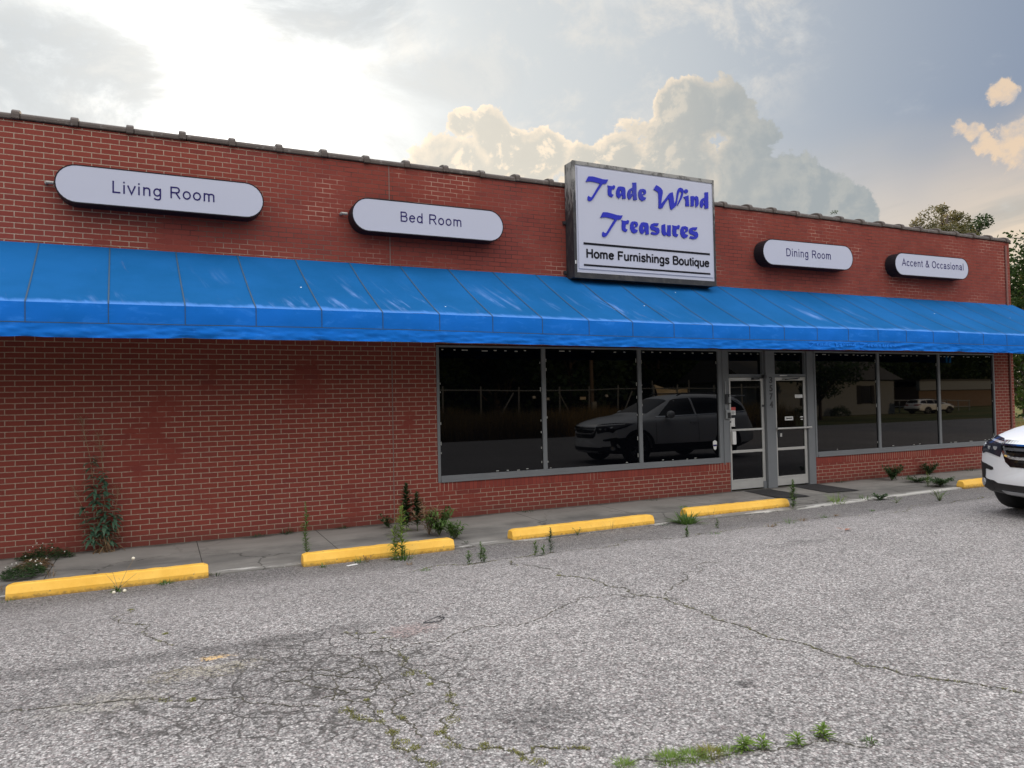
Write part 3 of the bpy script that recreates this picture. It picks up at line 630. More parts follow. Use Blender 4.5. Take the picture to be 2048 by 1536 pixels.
# ================================================================== the store
XL, XR, YB, H = -22.0, 18.10, 17.0, 5.235
store = thing('brick_store', 'long single storey red brick store with dark storefront glass under a blue awning', 'building')
w = MB(); T_ = 0.30
w.box(XL, 3.765, 0, T_, -0.2, H); w.box(3.765, 17.36, 0, T_, 2.62, H); w.box(17.36, XR, 0, T_, -0.2, H)
w.box(3.765, 9.43, 0, T_, -0.2, 0.405); w.box(11.61, 17.36, 0, T_, -0.2, 0.385)
w.build('front_wall', 'brick', store)
w = MB(); w.box(XR-T_, XR-0.002, T_, YB, -0.2, H); w.build('side_wall', 'brick', store)
w = MB(); w.box(XL+0.002, XL+T_, T_, YB, -0.2, H); w.build('side_wall', 'brick', store)
w = MB(); w.box(XL, XR, YB, YB+T_, -0.2, H); w.build('rear_wall', 'brick', store)
w = MB(); w.box(XL+T_, XR-T_, T_, YB, 4.55, 4.7); w.build('roof', 'roofing', store)
w = MB(); w.box(3.765, 9.43, -0.004, T_, 0.405, 0.535); w.build('window_sill', 'rowlock', store)
w = MB(); w.box(11.61, 17.36, -0.004, T_, 0.385, 0.520); w.build('window_sill', 'rowlock', store)
w = MB(); w.box(3.075, 3.087, -0.003, 0.02, 0, H); w.build('control_joint', 'joint_grey', store)
# glazed clay coping: ridge tiles with a raised collar at every joint
cp = MB(); prof = [(-0.030, -0.040)]+[(0.15-0.180*math.cos(math.pi*k_/12), 0.060*math.sin(math.pi*k_/12)**.8) for k_ in range(13)]+[(0.330, -0.040)]
col_ = [(-0.05, -0.046)]+[(0.15-0.20*math.cos(math.pi*k_/14), 0.008+0.092*math.sin(math.pi*k_/14)**.75) for k_ in range(15)]+[(0.35, -0.046)]
x = -22.0+0.0; k = 0
x0c = -1.53 - 0.61*33
while x0c < XR:
    dz_ = 0.006*math.sin(k*2.3)
    a, b = max(XL, x0c+0.05), min(XR+0.04, x0c+0.61)
    if b > a: cp.prism([(p[0], p[1]+H+dz_+0.045) for p in prof], 0, a, b)
    if x0c > XL: cp.prism([(p[0], p[1]+H+dz_+0.045) for p in col_], 0, x0c-0.035, x0c+0.05)
    x0c += 0.61; k += 1
cp.build('coping', 'coping', store, bevel=0.012)
pp = MB(); pp.tube([(17.93, -0.022, 5.15), (17.93, -0.022, 3.4), (17.94, -0.022, 0.2)], 0.022, 8); pp.build('conduit', 'conduit_brown', store)
hd = MB(); hd.box(3.765, 17.36, 0.10, 0.29, 2.595, 2.62); hd.build('storefront_header', 'frame_grey', store)
# storefront windows
FY0, FY1 = -0.010, 0.12
def window(x0, x1, z0, z1, mulls, lrail=0.045, brail=0.10, trail=0.03, rrail=0.045):
    f = MB(); f.box(x0, x0+lrail, FY0, FY1, z0, z1); f.box(x1-rrail, x1, FY0, FY1, z0, z1)
    f.box(x0+lrail, x1-rrail, FY0-0.006, FY1, z0, z0+brail); f.box(x0+lrail, x1-rrail, FY0, FY1, z1-trail, z1)
    f.box(x0+lrail, x1-rrail, FY0-0.02, FY0-0.006, z0, z0+0.03)
    o = f.build('window', 'frame_grey', store, bevel=0.004)
    cuts = [x0+lrail] + mulls + [x1-rrail]
    for mx in mulls:
        q = MB(); q.box(mx-0.037, mx+0.037, FY0+0.004, FY1-0.002, z0+brail, z1-trail); q.build('mullion', 'frame_grey', o, bevel=0.004)
    rg = random.Random(int(x0*10))
    def scrap(*q):
        s_ = MB(); s_.box(*q); s_.build('tape_scrap', 'tape', o)
    for i in range(len(cuts)-1):
        a = cuts[i] + (0.037 if i else 0); b = cuts[i+1] - (0.037 if i < len(cuts)-2 else 0)
        p = MB(); p.box(a, b, 0.022, 0.032, z0+brail, z1-trail); pane = p.build('pane', 'glass', o)
        x = a+0.05                                                    # scraps of tape left along the edges of the pane
        while x < b-0.08:
            L = rg.choice((0.03, 0.04, 0.05, 0.10)); jit = rg.uniform(-0.008, 0.008)
            if rg.random() < 0.8: scrap(x, x+L, 0.0185, 0.0215, z1-trail-0.05+jit, z1-trail-0.034+jit)
            if rg.random() < 0.3: scrap(x, x+L, 0.0185, 0.0215, z0+brail+0.012+jit, z0+brail+0.024+jit)
            x += rg.uniform(0.12, 0.24)
        z = z0+brail+0.1
        while z < z1-0.2:
            if rg.random() < 0.45: scrap(a+0.012, a+0.026, 0.0185, 0.0215, z, z+rg.uniform(0.02, 0.07))
            if rg.random() < 0.35: scrap(b-0.026, b-0.012, 0.0185, 0.0215, z, z+rg.uniform(0.02, 0.08))
            z += rg.uniform(0.1, 0.3)
    return o
w1 = window(3.765, 9.235, 0.535, 2.605, [5.595, 7.465])
w2 = window(11.61, 17.36, 0.520, 2.605, [13.46, 15.40])
sg = MB(); sg.prism([(9.055, 0.93), (9.10, 0.955), (9.145, 0.93), (9.145, 0.87), (9.13, 0.80), (9.10, 0.775), (9.07, 0.80), (9.055, 0.87)], 1, 0.0182, 0.0212)
so_ = sg.build('alarm_sticker', 'paper', w1); sg = MB(); sg.box(9.06, 9.14, 0.0172, 0.0181, 0.845, 0.875); sg.build('alarm_sticker', 'letter_navy', w1)
# jambs, middle post
pj = MB(); pj.box(9.237, 9.432, 0.0, 0.17, 0.536, 2.60); pj.box(9.432, 9.447, -0.004, 0.17, 0.0, 2.60); pj.box(9.29, 9.31, -0.012, 0.0, 0.5, 2.60); pj.build('door_jamb', 'frame_grey', store, bevel=0.004)
pj = MB(); pj.box(10.335, 10.575, -0.012, 0.17, 0.0, 2.60); pj.box(10.335, 10.365, -0.02, -0.012, 0.0, 2.6); pj.box(10.26, 10.335, 0.02, 0.15, 0.0, 0.14); pj.build('door_post', 'frame_grey', store, bevel=0.004)
pj = MB(); pj.box(11.43, 11.608, 0.0, 0.17, 0.0, 2.60); pj.build('door_jamb', 'frame_grey', store, bevel=0.004)
for k, ch in enumerate('3574'):
    nm = text_mesh('house_number', ch, 10.425, 10.505, 1.985-0.155*k, 0.118, -0.013, 'steel_dark', store, 0.004, 0.03)
def transom(x0, x1):
    f = MB(); z0, z1 = 2.10, 2.605
    f.box(x0, x1, 0.03, 0.15, z0, z0+0.055); f.box(x0, x1, 0.03, 0.15, z1-0.03, z1); f.box(x0, x0+0.03, 0.03, 0.15, z0+0.055, z1-0.03); f.box(x1-0.03, x1, 0.03, 0.15, z0+0.055, z1-0.03)
    o = f.build('transom', 'frame_grey', store, bevel=0.003)
    p = MB(); p.box(x0+0.03, x1-0.03, 0.085, 0.095, z0+0.055, z1-0.03); p.build('pane', 'glass', o)
    x = x0+0.1
    while x < x1-0.1: s_ = MB(); s_.box(x, x+0.04, 0.081, 0.084, z1-0.075, z1-0.06); s_.build('tape_scrap', 'tape', o); x += 0.17
    return o
transom(9.447, 10.333); tr2 = transom(10.577, 11.428)
t_ = MB(); t_.box(10.74, 10.93, 0.024, 0.029, 2.115, 2.135); t_.build('small_label', 'paper', tr2)
def door(x0, x1, hinge_l, label):
    f = MB(); z0, z1 = 0.025, 2.092; sl, sr_ = 0.062, 0.062
    f.box(x0, x0+sl, 0.035, 0.085, z0, z1); f.box(x1-sr_, x1, 0.035, 0.085, z0, z1)
    f.box(x0+sl, x1-sr_, 0.036, 0.084, z0, 0.175); f.box(x0+sl, x1-sr_, 0.030, 0.084, 0.178, 0.205); f.box(x0+sl, x1-sr_, 0.036, 0.084, 2.03, z1)
    f.box(x0+sl, x1-sr_, 0.036, 0.084, 0.695, 0.745)
    o = f.build('door', 'aluminium', store, bevel=0.003); o['label'] = label
    for a, b in ((0.205, 0.695), (0.745, 2.03)):
        p = MB(); p.box(x0+sl, x1-sr_, 0.055, 0.065, a, b); p.build('pane', 'glass', o)
    return o
dl = door(9.452, 10.325, True, 'left glass door with paper notices and a white pull handle')
dr = door(10.582, 11.422, False, 'right glass door with a mail slot and a long push bar')
q = MB(); q.box(9.514, 10.263, 0.030, 0.05, 1.105, 1.14); q.build('push_bar', 'aluminium', dl)
q = MB(); q.box(9.492, 9.574, -0.02, 0.034, 0.86, 1.10); q.build('pull_handle', 'paper', dl, bevel=0.006)
q = MB(); q.box(9.52, 9.632, 0.048, 0.0545, 1.40, 1.545); q.build('notice', 'paper', dl)
q = MB(); q.box(9.52, 9.632, 0.0465, 0.0478, 1.485, 1.545); q.build('notice', 'paper_red', dl)
q = MB(); q.box(9.52, 9.61, 0.048, 0.0545, 1.185, 1.345); q.build('notice', 'paper', dl)
q = MB(); [q.box(9.53, 9.60+0.01*(i % 2), 0.0465, 0.0478, 1.455-0.018*i, 1.461-0.018*i) for i in range(3)]; q.build('notice', 'letter_black', dl)
q = MB(); q.tube([(10.294, 0.034, 1.555), (10.294, 0.018, 1.555)], 0.022, 12); q.build('lock', 'steel_dark', dl)
q = MB(); q.tube([(9.485, 0.034, 1.275), (9.485, 0.02, 1.275)], 0.016, 12); q.build('lock', 'steel_dark', dl)
q = MB(); q.box(10.02, 10.17, -0.03, 0.034, 2.045, 2.085); q.box(10.17, 10.33, -0.045, -0.03, 2.07, 2.085); q.box(10.275, 10.325, -0.05, 0.03, 2.085, 2.135); q.build('closer', 'steel_dark', dl)
q = MB(); q.tube([(10.57, -0.045, 1.115), (11.46, -0.045, 1.115)], 0.019, 10); q.box(10.59, 10.62, -0.045, 0.035, 1.10, 1.13); q.box(11.38, 11.41, -0.045, 0.035, 1.10, 1.13); q.build('push_bar', 'aluminium', dr)
q = MB(); q.box(10.865, 11.075, 0.045, 0.0545, 1.262, 1.335); q.build('mail_slot', 'paper', dr); q = MB(); q.box(10.895, 11.045, 0.043, 0.0449, 1.290, 1.310); q.box(10.905, 10.915, 0.043, 0.0449, 1.28, 1.32); q.build('mail_slot', 'letter_black', dr)
q = MB(); q.box(11.145, 11.345, 0.048, 0.0545, 1.69, 1.755); q.build('notice', 'paper', dr)
q = MB(); q.box(11.27, 11.345, 0.048, 0.0545, 1.31, 1.33); q.box(11.28, 11.34, 0.048, 0.0545, 1.265, 1.28); q.build('notice', 'paper', dr)
q = MB(); q.box(10.645, 10.775, 0.02, 0.0545, 0.935, 1.07); q.build('lock', 'black_rubber', dr, bevel=0.02); q = MB(); q.box(10.70, 10.74, 0.014, 0.0198, 0.955, 1.02); q.build('lock', 'aluminium', dr)
q = MB(); q.box(10.80, 11.15, -0.03, 0.034, 2.050, 2.062); q.tube([(10.82, -0.03, 2.045), (11.16, -0.06, 2.075)], 0.01, 6); q.build('closer', 'steel_dark', dr)
# key boxes on the left jamb, hung on a thin conduit
lb = MB(); lb.box(9.335, 9.435, -0.055, -0.001, 1.605, 1.79); k1 = lb.build('lock_box', 'steel_dark', bevel=0.012); tag(k1, 'upper black key lock box on the grey jamb left of the glass doors', 'lock box')
q = MB(); q.box(9.375, 9.43, -0.066, -0.0555, 1.625, 1.735); q.build('keypad', 'galvanised', k1, bevel=0.004); q = MB(); q.box(9.388, 9.418, -0.07, -0.0665, 1.70, 1.78); q.build('shackle', 'galvanised', k1)
lb = MB(); lb.box(9.325, 9.43, -0.05, -0.001, 1.33, 1.50); k2 = lb.build('lock_box', 'galvanised', bevel=0.012); tag(k2, 'lower grey electric box with dark face on the jamb left of the glass doors', 'lock box')
q = MB(); q.box(9.355, 9.425, -0.058, -0.0505, 1.345, 1.45); q.build('cover', 'black_rubber', k2, bevel=0.01)
q = MB(); q.tube([(9.345, -0.016, 1.33), (9.345, -0.016, 2.02)], 0.011, 8); cd = q.build('conduit', 'galvanised', store)

# ================================================================== awning
AX0, AX1, AY, AZT, AZF, AZS, AZB = -21.5, 18.16, -1.5, 3.762, 2.868, 2.655, 2.505
awn = thing('awning', 'long faded blue fabric awning across the whole brick storefront', 'awning', (0, 0, 0))
seams = []; x = -1.29-0.752*26
while x < AX1: seams.append(x); x += 0.752
cuts = sorted(set([AX0]+[s_ for s_ in seams if s_ > AX0]+[AX1]))
def sx(x, t): return x + (0.06*t if AX0 < x < AX1 else 0)
can = MB(); vs = []; nT = 12; cols = []
for i in range(len(cuts)-1):
    for k in range(6): cols.append((cuts[i]+(cuts[i+1]-cuts[i])*k/6, k/6, i))
cols.append((cuts[-1], 0, len(cuts)))
for (x, u_, i) in cols:
    rg = random.Random(i*31+5); sag = 0.018+0.02*rg.random()
    for j in range(nT+1):
        t = j/nT; y = -0.004+(AY+0.004)*t; z = AZT+(AZF-AZT)*t - sag*math.sin(math.pi*u_)*math.sin(math.pi*t) - 0.02*math.sin(math.pi*t) + 0.006*mnoise.noise(Vector((x*2.2, y*2.2, 1)))
        z += 0.010*math.sin(x*0.63)*t
        vs.append((sx(x, t), y, z))
nn = nT+1; can.mesh(vs, [(i*nn+j, i*nn+j+1, (i+1)*nn+j+1, (i+1)*nn+j) for i in range(len(cols)-1) for j in range(nT)]); can.open = True
can.build('canopy', 'awning_top', awn, smooth=True)
fp = MB(); vs = []
for (x, u_, i) in cols:
    wv_ = 0.010*math.sin(x*0.63)
    for j in range(4):
        t = j/3; vs.append((sx(x, 1), AY-0.003-0.012*math.sin(math.pi*u_)*math.sin(math.pi*t), AZF+wv_+(AZS-AZF)*t+0.003*mnoise.noise(Vector((x*3, t, 4)))))
fp.mesh(vs, [(i*4+j, i*4+j+1, (i+1)*4+j+1, (i+1)*4+j) for i in range(len(cols)-1) for j in range(3)]); fp.open = True
fp.build('front_panel', 'awning_front', awn, smooth=True)
va = MB(); vs = []; nJ = 9; xv = fr(AX0, AX1+0.03, 1500); gath = [s_+0.06 for s_ in seams[::2]]
for x in xv:
    gd = min(abs(x-g) for g in gath); g_ = math.exp(-(gd/0.10)**2)
    for j in range(nJ):
        t = j/(nJ-1)
        wz = 0.010*math.sin(x*0.63); y = AY-0.006 - 0.004*t
        y -= 0.022*mnoise.noise(Vector((x*2.6+t*2.4, t*2.2, 8)))*min(1, t*3) + 0.013*mnoise.noise(Vector((x*8-t*6, t*3.5, 2)))*min(1, t*3) + 0.007*mnoise.noise(Vector((x*15+t*9, t*6, 5)))*min(1, t*3)
        y -= g_*0.017*math.sin(t*26+x*3)*math.sin(math.pi*t)
        vs.append((x, y, AZS-0.003+wz+(AZB-AZS)*t*(1-0.05*g_) + 0.006*mnoise.noise(Vector((x*1.1, 5, 0)))*t))
va.mesh(vs, [(i*nJ+j, i*nJ+j+1, (i+1)*nJ+j+1, (i+1)*nJ+j) for i in range(len(xv)-1) for j in range(nJ-1)]); va.open = True
va.build('valance', 'awning_front', awn, smooth=True)
se = MB(); rgs = random.Random(3)
for s_ in seams:
    if s_ < -6: continue
    for j in range(nT):
        t0, t1 = j/nT, (j+1)/nT; q_ = []
        for t in (t0, t1):
            y = -0.004+(AY+0.004)*t; z = AZT+(AZF-AZT)*t-0.02*math.sin(math.pi*t)+0.007+0.010*math.sin(s_*0.63)*t+0.006*mnoise.noise(Vector((s_*2.2, y*2.2, 1)))
            w_ = 0.0075; q_ += [(sx(s_, t)-w_, y, z), (sx(s_, t)+w_, y, z)]
        se.face([q_[0], q_[1], q_[3], q_[2]])
    wv_ = 0.010*math.sin(s_*0.63); X = sx(s_, 1)
    se.box(X-0.004, X+0.004, AY-0.007, AY-0.004, AZS+wv_, AZF+wv_)
for i in range(len(cols)-1):
    a, b = cols[i][0]+0.06, cols[i+1][0]+0.06
    if a > -6: se.face([(a, AY-0.0075, AZS-0.002+0.01*math.sin(a*0.63)), (b, AY-0.0075, AZS-0.002+0.01*math.sin(b*0.63)), (b, AY-0.0075, AZS+0.006+0.01*math.sin(b*0.63)), (a, AY-0.0075, AZS+0.006+0.01*math.sin(a*0.63))])
se.open = True; se.build('seam', 'seam_blue', awn)
ep = MB()
for X in (AX1+0.004,): ep.prism([(0.0, AZT), (AY, AZF), (AY, AZS), (0, AZS)], 0, X, X+0.004)
ep.build('end_panel', 'awning_front', awn)
fm = MB(); fm.tube([(AX0, AY+0.03, AZS+0.02), (AX1-0.02, AY+0.03, AZS+0.02)], 0.016); fm.tube([(AX0, AY+0.03, AZF-0.03), (AX1-0.02, AY+0.03, AZF-0.03)], 0.016)
for s_ in seams[::2]:
    fm.tube([(s_, 0.0, AZT-0.05), (s_+0.06, AY+0.03, AZF-0.05)], 0.014, 6); fm.tube([(s_, -0.02, AZS+0.02), (s_+0.06, AY+0.03, AZS+0.02)], 0.014, 6)
fm.build('frame', 'galvanised', awn)

# ================================================================== signs
def stadium(cx, cz, L, h, n=14):
    r = h/2; o = []
    for s_, c in ((1, cx+L/2-r), (-1, cx-L/2+r)):
        for i in range(n+1):
            a = (-math.pi/2 + math.pi*i/n) if s_ > 0 else (math.pi/2 + math.pi*i/n); o.append((c+r*math.cos(a), cz+r*math.sin(a)))
    return o
def capsule_sign(cx, cz, L, h, body, tx0, tx1, tz0, cap, label, tilt, stub=True):
    t = thing('capsule_sign', label, 'sign', (cx, 0, cz), 0, 'pill shaped signs on the upper brick wall')
    c = MB(); c.prism(stadium(0, 0, L, h), 1, -0.235, -0.015); o = c.build('cabinet', 'sign_black', t, bevel=0.004)
    tr_ = MB(); inn = stadium(0, 0, L-0.028, h-0.028); outp = stadium(0, 0, L, h); n_ = len(inn)
    vs = [(p[0], -0.2505, p[1]) for p in outp]+[(p[0], -0.2505, p[1]) for p in inn]+[(p[0], -0.2355, p[1]) for p in outp]
    tr_.mesh(vs, [(i, (i+1) % n_, n_+(i+1) % n_, n_+i) for i in range(n_)]+[(i, (i+1) % n_, 2*n_+(i+1) % n_, 2*n_+i) for i in range(n_)])
    tr_.build('trim', 'sign_black', t)
    f = MB(); f.prism(stadium(0, 0, L-0.028, h-0.028), 1, -0.249, -0.2352); f.build('face', 'sign_face', t)
    sign_text('lettering', body, tx0-cx, tx1-cx, tz0-cz, cap, -0.2515, 'letter_navy', t, 90, 66, 0.0015)
    if stub:
        p = MB(); p.tube([(-L/2-0.02, -0.07, 0.03), (-L/2-0.10, -0.055, 0.035)], 0.021, 8); p.tube([(-L/2-0.10, -0.055, 0.035), (-L/2-0.105, 0.0, 0.035)], 0.021, 8); p.build('conduit', 'pipe_grey', t)
    t.rotation_euler = (0, R(tilt), 0)
    return t
capsule_sign(0.09, 4.464, 2.392, 0.470, 'Living Room', -0.507, 0.691, 4.395, 0.150, 'white pill shaped sign reading Living Room', 0.1)
capsule_sign(3.64, 4.423, 2.350, 0.480, 'Bed Room', 3.157, 4.132, 4.365, 0.147, 'white pill shaped sign reading Bed Room', -0.1)
capsule_sign(11.32, 4.437, 2.390, 0.490, 'Dining Room', 10.700, 11.907, 4.380, 0.150, 'white pill shaped sign reading Dining Room', -0.5, False)
capsule_sign(14.96, 4.440, 2.410, 0.470, 'Accent & Occasional', 13.97, 16.00, 4.405, 0.150, 'white pill shaped sign reading Accent and Occasional', -0.5, False)
LET = [[[(6.34,5.374),(6.42,5.382),(6.51,5.372),(6.61,5.358),(6.671,5.359),(6.722,5.366),(6.706,5.338),(6.679,5.292),(6.633,5.284),(6.603,5.273),(6.587,5.247),(6.503,5.135),(6.42,5.015),(6.394,4.985),(6.359,4.968),(6.329,4.971),(6.315,4.994),(6.319,5.034),(6.334,5.055),(6.353,5.04),(6.389,5.035),(6.422,5.076),(6.495,5.185),(6.559,5.277),(6.527,5.285),(6.447,5.295),(6.368,5.296),(6.288,5.278),(6.314,5.328)]],[[(6.707,5.267),(6.755,5.261),(6.775,5.266),(6.788,5.256),(6.822,5.282),(6.855,5.275),(6.85,5.241),(6.835,5.215),(6.805,5.217),(6.784,5.191),(6.78,5.147),(6.787,5.128),(6.82,5.125),(6.804,5.093),(6.785,5.076),(6.76,5.084),(6.727,5.094),(6.71,5.122),(6.708,5.174),(6.716,5.227)]],[[(6.914,5.266),(6.956,5.277),(7.018,5.275),(7.049,5.263),(7.06,5.211),(7.056,5.158),(7.061,5.084),(6.992,5.071),(6.997,5.117),(6.985,5.14),(6.951,5.091),(6.919,5.07),(6.881,5.101),(6.87,5.156),(6.882,5.21),(6.901,5.242)],[(6.946,5.218),(6.983,5.199),(6.972,5.171),(6.944,5.145)]],[[(7.202,5.366),(7.282,5.378),(7.282,5.306),(7.281,5.2),(7.286,5.083),(7.211,5.073),(7.215,5.127),(7.209,5.157),(7.159,5.09),(7.127,5.071),(7.102,5.097),(7.093,5.162),(7.11,5.217),(7.154,5.261),(7.202,5.284),(7.208,5.315)],[(7.166,5.23),(7.2,5.226),(7.189,5.186),(7.161,5.154)]],[[(7.36,5.274),(7.42,5.285),(7.468,5.274),(7.48,5.238),(7.471,5.202),(7.429,5.182),(7.407,5.167),(7.418,5.15),(7.475,5.142),(7.457,5.103),(7.397,5.074),(7.345,5.096),(7.32,5.151),(7.321,5.213),(7.338,5.25)],[(7.395,5.247),(7.434,5.226),(7.417,5.194),(7.39,5.193)]],[[(7.697,5.38),(7.74,5.364),(7.794,5.338),(7.826,5.297),(7.827,5.261),(7.806,5.169),(7.783,5.058),(7.877,5.158),(7.969,5.267),(8.037,5.297),(8.047,5.257),(8.061,5.177),(8.069,5.087),(8.111,5.163),(8.125,5.256),(8.144,5.331),(8.174,5.379),(8.208,5.392),(8.253,5.383),(8.277,5.354),(8.271,5.298),(8.237,5.213),(8.191,5.142),(8.136,5.064),(8.145,5.108),(8.2,5.209),(8.231,5.294),(8.226,5.321),(8.2,5.323),(8.177,5.307),(8.158,5.241),(8.133,5.138),(8.108,5.063),(8.05,5.017),(7.999,4.98),(7.978,5.014),(7.964,5.094),(7.951,5.179),(7.875,5.09),(7.806,4.991),(7.734,4.982),(7.738,5.108),(7.736,5.224),(7.726,5.259),(7.694,5.278),(7.638,5.295),(7.669,5.343)]],[[(8.375,5.346),(8.369,5.327),(8.352,5.312),(8.33,5.305),(8.309,5.307),(8.293,5.319),(8.288,5.337),(8.295,5.356),(8.311,5.371),(8.333,5.378),(8.354,5.376),(8.37,5.364)],[(8.275,5.235),(8.317,5.253),(8.381,5.275),(8.384,5.209),(8.392,5.086),(8.312,5.077),(8.316,5.148),(8.313,5.2),(8.293,5.207)]],[[(8.43,5.265),(8.49,5.275),(8.507,5.263),(8.554,5.282),(8.594,5.268),(8.603,5.213),(8.603,5.139),(8.577,5.104),(8.535,5.075),(8.532,5.141),(8.53,5.22),(8.514,5.23),(8.498,5.184),(8.495,5.096),(8.426,5.085),(8.431,5.177)]],[[(8.746,5.365),(8.823,5.377),(8.821,5.254),(8.819,5.086),(8.739,5.077),(8.74,5.125),(8.727,5.156),(8.681,5.091),(8.657,5.08),(8.635,5.115),(8.637,5.18),(8.662,5.228),(8.704,5.261),(8.745,5.274)],[(8.712,5.215),(8.741,5.213),(8.726,5.179),(8.704,5.16)]],[[(6.604,4.811),(6.685,4.817),(6.777,4.806),(6.879,4.789),(6.941,4.789),(6.993,4.795),(6.977,4.767),(6.949,4.721),(6.903,4.715),(6.871,4.704),(6.855,4.678),(6.77,4.567),(6.685,4.447),(6.659,4.418),(6.623,4.402),(6.593,4.406),(6.579,4.428),(6.583,4.469),(6.597,4.49),(6.617,4.475),(6.653,4.469),(6.687,4.51),(6.761,4.618),(6.827,4.709),(6.795,4.718),(6.714,4.73),(6.632,4.732),(6.551,4.716),(6.578,4.765)]],[[(6.967,4.712),(7.015,4.705),(7.036,4.71),(7.05,4.7),(7.084,4.725),(7.117,4.717),(7.112,4.683),(7.097,4.658),(7.066,4.66),(7.046,4.634),(7.041,4.59),(7.048,4.571),(7.081,4.567),(7.066,4.535),(7.046,4.518),(7.021,4.527),(6.987,4.537),(6.97,4.566),(6.968,4.618),(6.976,4.671)]],[[(7.178,4.708),(7.236,4.717),(7.283,4.705),(7.296,4.669),(7.286,4.633),(7.246,4.614),(7.224,4.6),(7.234,4.583),(7.291,4.574),(7.273,4.535),(7.214,4.508),(7.162,4.531),(7.137,4.586),(7.139,4.647),(7.156,4.684)],[(7.212,4.68),(7.25,4.658),(7.233,4.627),(7.207,4.627)]],[[(7.365,4.706),(7.408,4.717),(7.472,4.714),(7.504,4.701),(7.515,4.648),(7.512,4.595),(7.516,4.52),(7.445,4.508),(7.45,4.554),(7.438,4.578),(7.402,4.528),(7.37,4.508),(7.33,4.54),(7.319,4.596),(7.331,4.65),(7.352,4.682)],[(7.398,4.658),(7.436,4.637),(7.424,4.61),(7.396,4.583)]],[[(7.548,4.652),(7.571,4.699),(7.622,4.719),(7.727,4.728),(7.711,4.693),(7.697,4.674),(7.634,4.677),(7.619,4.662),(7.664,4.653),(7.718,4.647),(7.742,4.606),(7.732,4.56),(7.682,4.523),(7.616,4.518),(7.555,4.531),(7.574,4.565),(7.618,4.564),(7.661,4.557),(7.675,4.574),(7.629,4.59),(7.57,4.603),(7.551,4.63)]],[[(7.789,4.7),(7.83,4.717),(7.863,4.724),(7.863,4.652),(7.87,4.59),(7.886,4.571),(7.904,4.601),(7.911,4.656),(7.913,4.709),(7.981,4.716),(7.977,4.607),(7.975,4.526),(7.912,4.521),(7.9,4.547),(7.846,4.518),(7.803,4.542),(7.783,4.582)]],[[(8.014,4.719),(8.066,4.712),(8.089,4.716),(8.103,4.706),(8.14,4.732),(8.176,4.724),(8.17,4.689),(8.155,4.662),(8.121,4.665),(8.099,4.637),(8.094,4.592),(8.101,4.572),(8.137,4.568),(8.12,4.535),(8.099,4.518),(8.072,4.527),(8.035,4.537),(8.017,4.567),(8.015,4.621),(8.024,4.676)]],[[(8.23,4.715),(8.292,4.725),(8.343,4.713),(8.357,4.675),(8.346,4.638),(8.302,4.618),(8.279,4.603),(8.29,4.586),(8.351,4.576),(8.332,4.536),(8.268,4.508),(8.212,4.531),(8.186,4.588),(8.188,4.652),(8.206,4.69)],[(8.266,4.686),(8.307,4.664),(8.289,4.631),(8.261,4.631)]],[[(8.372,4.649),(8.396,4.697),(8.451,4.718),(8.562,4.728),(8.544,4.691),(8.53,4.672),(8.463,4.675),(8.447,4.659),(8.495,4.65),(8.552,4.644),(8.577,4.602),(8.567,4.555),(8.513,4.517),(8.444,4.511),(8.379,4.524),(8.4,4.56),(8.446,4.559),(8.491,4.552),(8.506,4.568),(8.458,4.586),(8.395,4.599),(8.375,4.627)]]]
bs = thing('store_sign', 'big rectangular sign cabinet with blue brush lettering and streaked black side', 'sign', (0, 0, 0))
SX0, SX1, SZ0, SZ1, SY = 6.05, 8.965, 3.71, 5.605, -0.285
c = MB(); c.box(SX0, SX1, -0.262, -0.015, SZ0, SZ1); c.build('cabinet', 'cabinet', bs, bevel=0.006)
c = MB(); fw = 0.055
c.box(SX0-0.004, SX1+0.004, SY, -0.2625, SZ1-fw, SZ1+0.004); c.box(SX0-0.004, SX1+0.004, SY, -0.2625, SZ0-0.004, SZ0+0.085); c.box(SX0-0.004, SX0+fw-0.006, SY, -0.2625, SZ0+0.085, SZ1-fw); c.box(SX1-0.028, SX1+0.004, SY, -0.2625, SZ0+0.085, SZ1-fw)
for xj in (6.42, 8.25): c.box(xj, xj+0.014, SY-0.002, -0.2625, SZ1-fw-0.002, SZ1+0.007)
c.build('trim', 'cabinet', bs)
c = MB(); c.box(SX0+fw-0.006, SX1-0.028, -0.272, -0.2625, SZ0+0.085, SZ1-fw); f_ = c.build('face', 'sign_face', bs)
c = MB(); c.box(SX0+fw+0.03, SX1-0.058, -0.286, -0.2725, SZ0+0.145, SZ1-fw-0.03); c.build('face', 'sign_face', bs, bevel=0.006)
spl = [pl for l in LET for pl in l]
lt = curve_mesh('lettering', spl, 0.009, 'letter_blue', bs); lt.location = (0, -0.292, 0)
sign_text('lettering', 'Home Furnishings Boutique', 6.262, 8.818, 4.040, 0.146, -0.2895, 'letter_black', bs, 150, 8, 0.003)
c = MB(); c.box(6.224, 8.832, -0.2905, -0.2862, 4.253, 4.288); c.build('rule_line', 'letter_black', bs); c = MB(); c.box(6.224, 8.832, -0.2905, -0.2862, 3.905, 3.935); c.build('rule_line', 'letter_black', bs)
c = MB(); [c.box(SX0-0.05, SX0-0.004, -0.045, -0.002, z, z+0.05) for z in (4.62, 3.80)]; c.tube([(7.48, -0.15, SZ1), (7.48, -0.15, SZ1+0.05), (7.53, -0.15, SZ1+0.05), (7.53, -0.15, SZ1)], 0.010, 6); c.build('bracket', 'steel_dark', bs)
c = MB(); c.box(6.062, 6.080, -0.2885, -0.2852, 3.93, 3.985); c.build('clip', 'paper', bs)
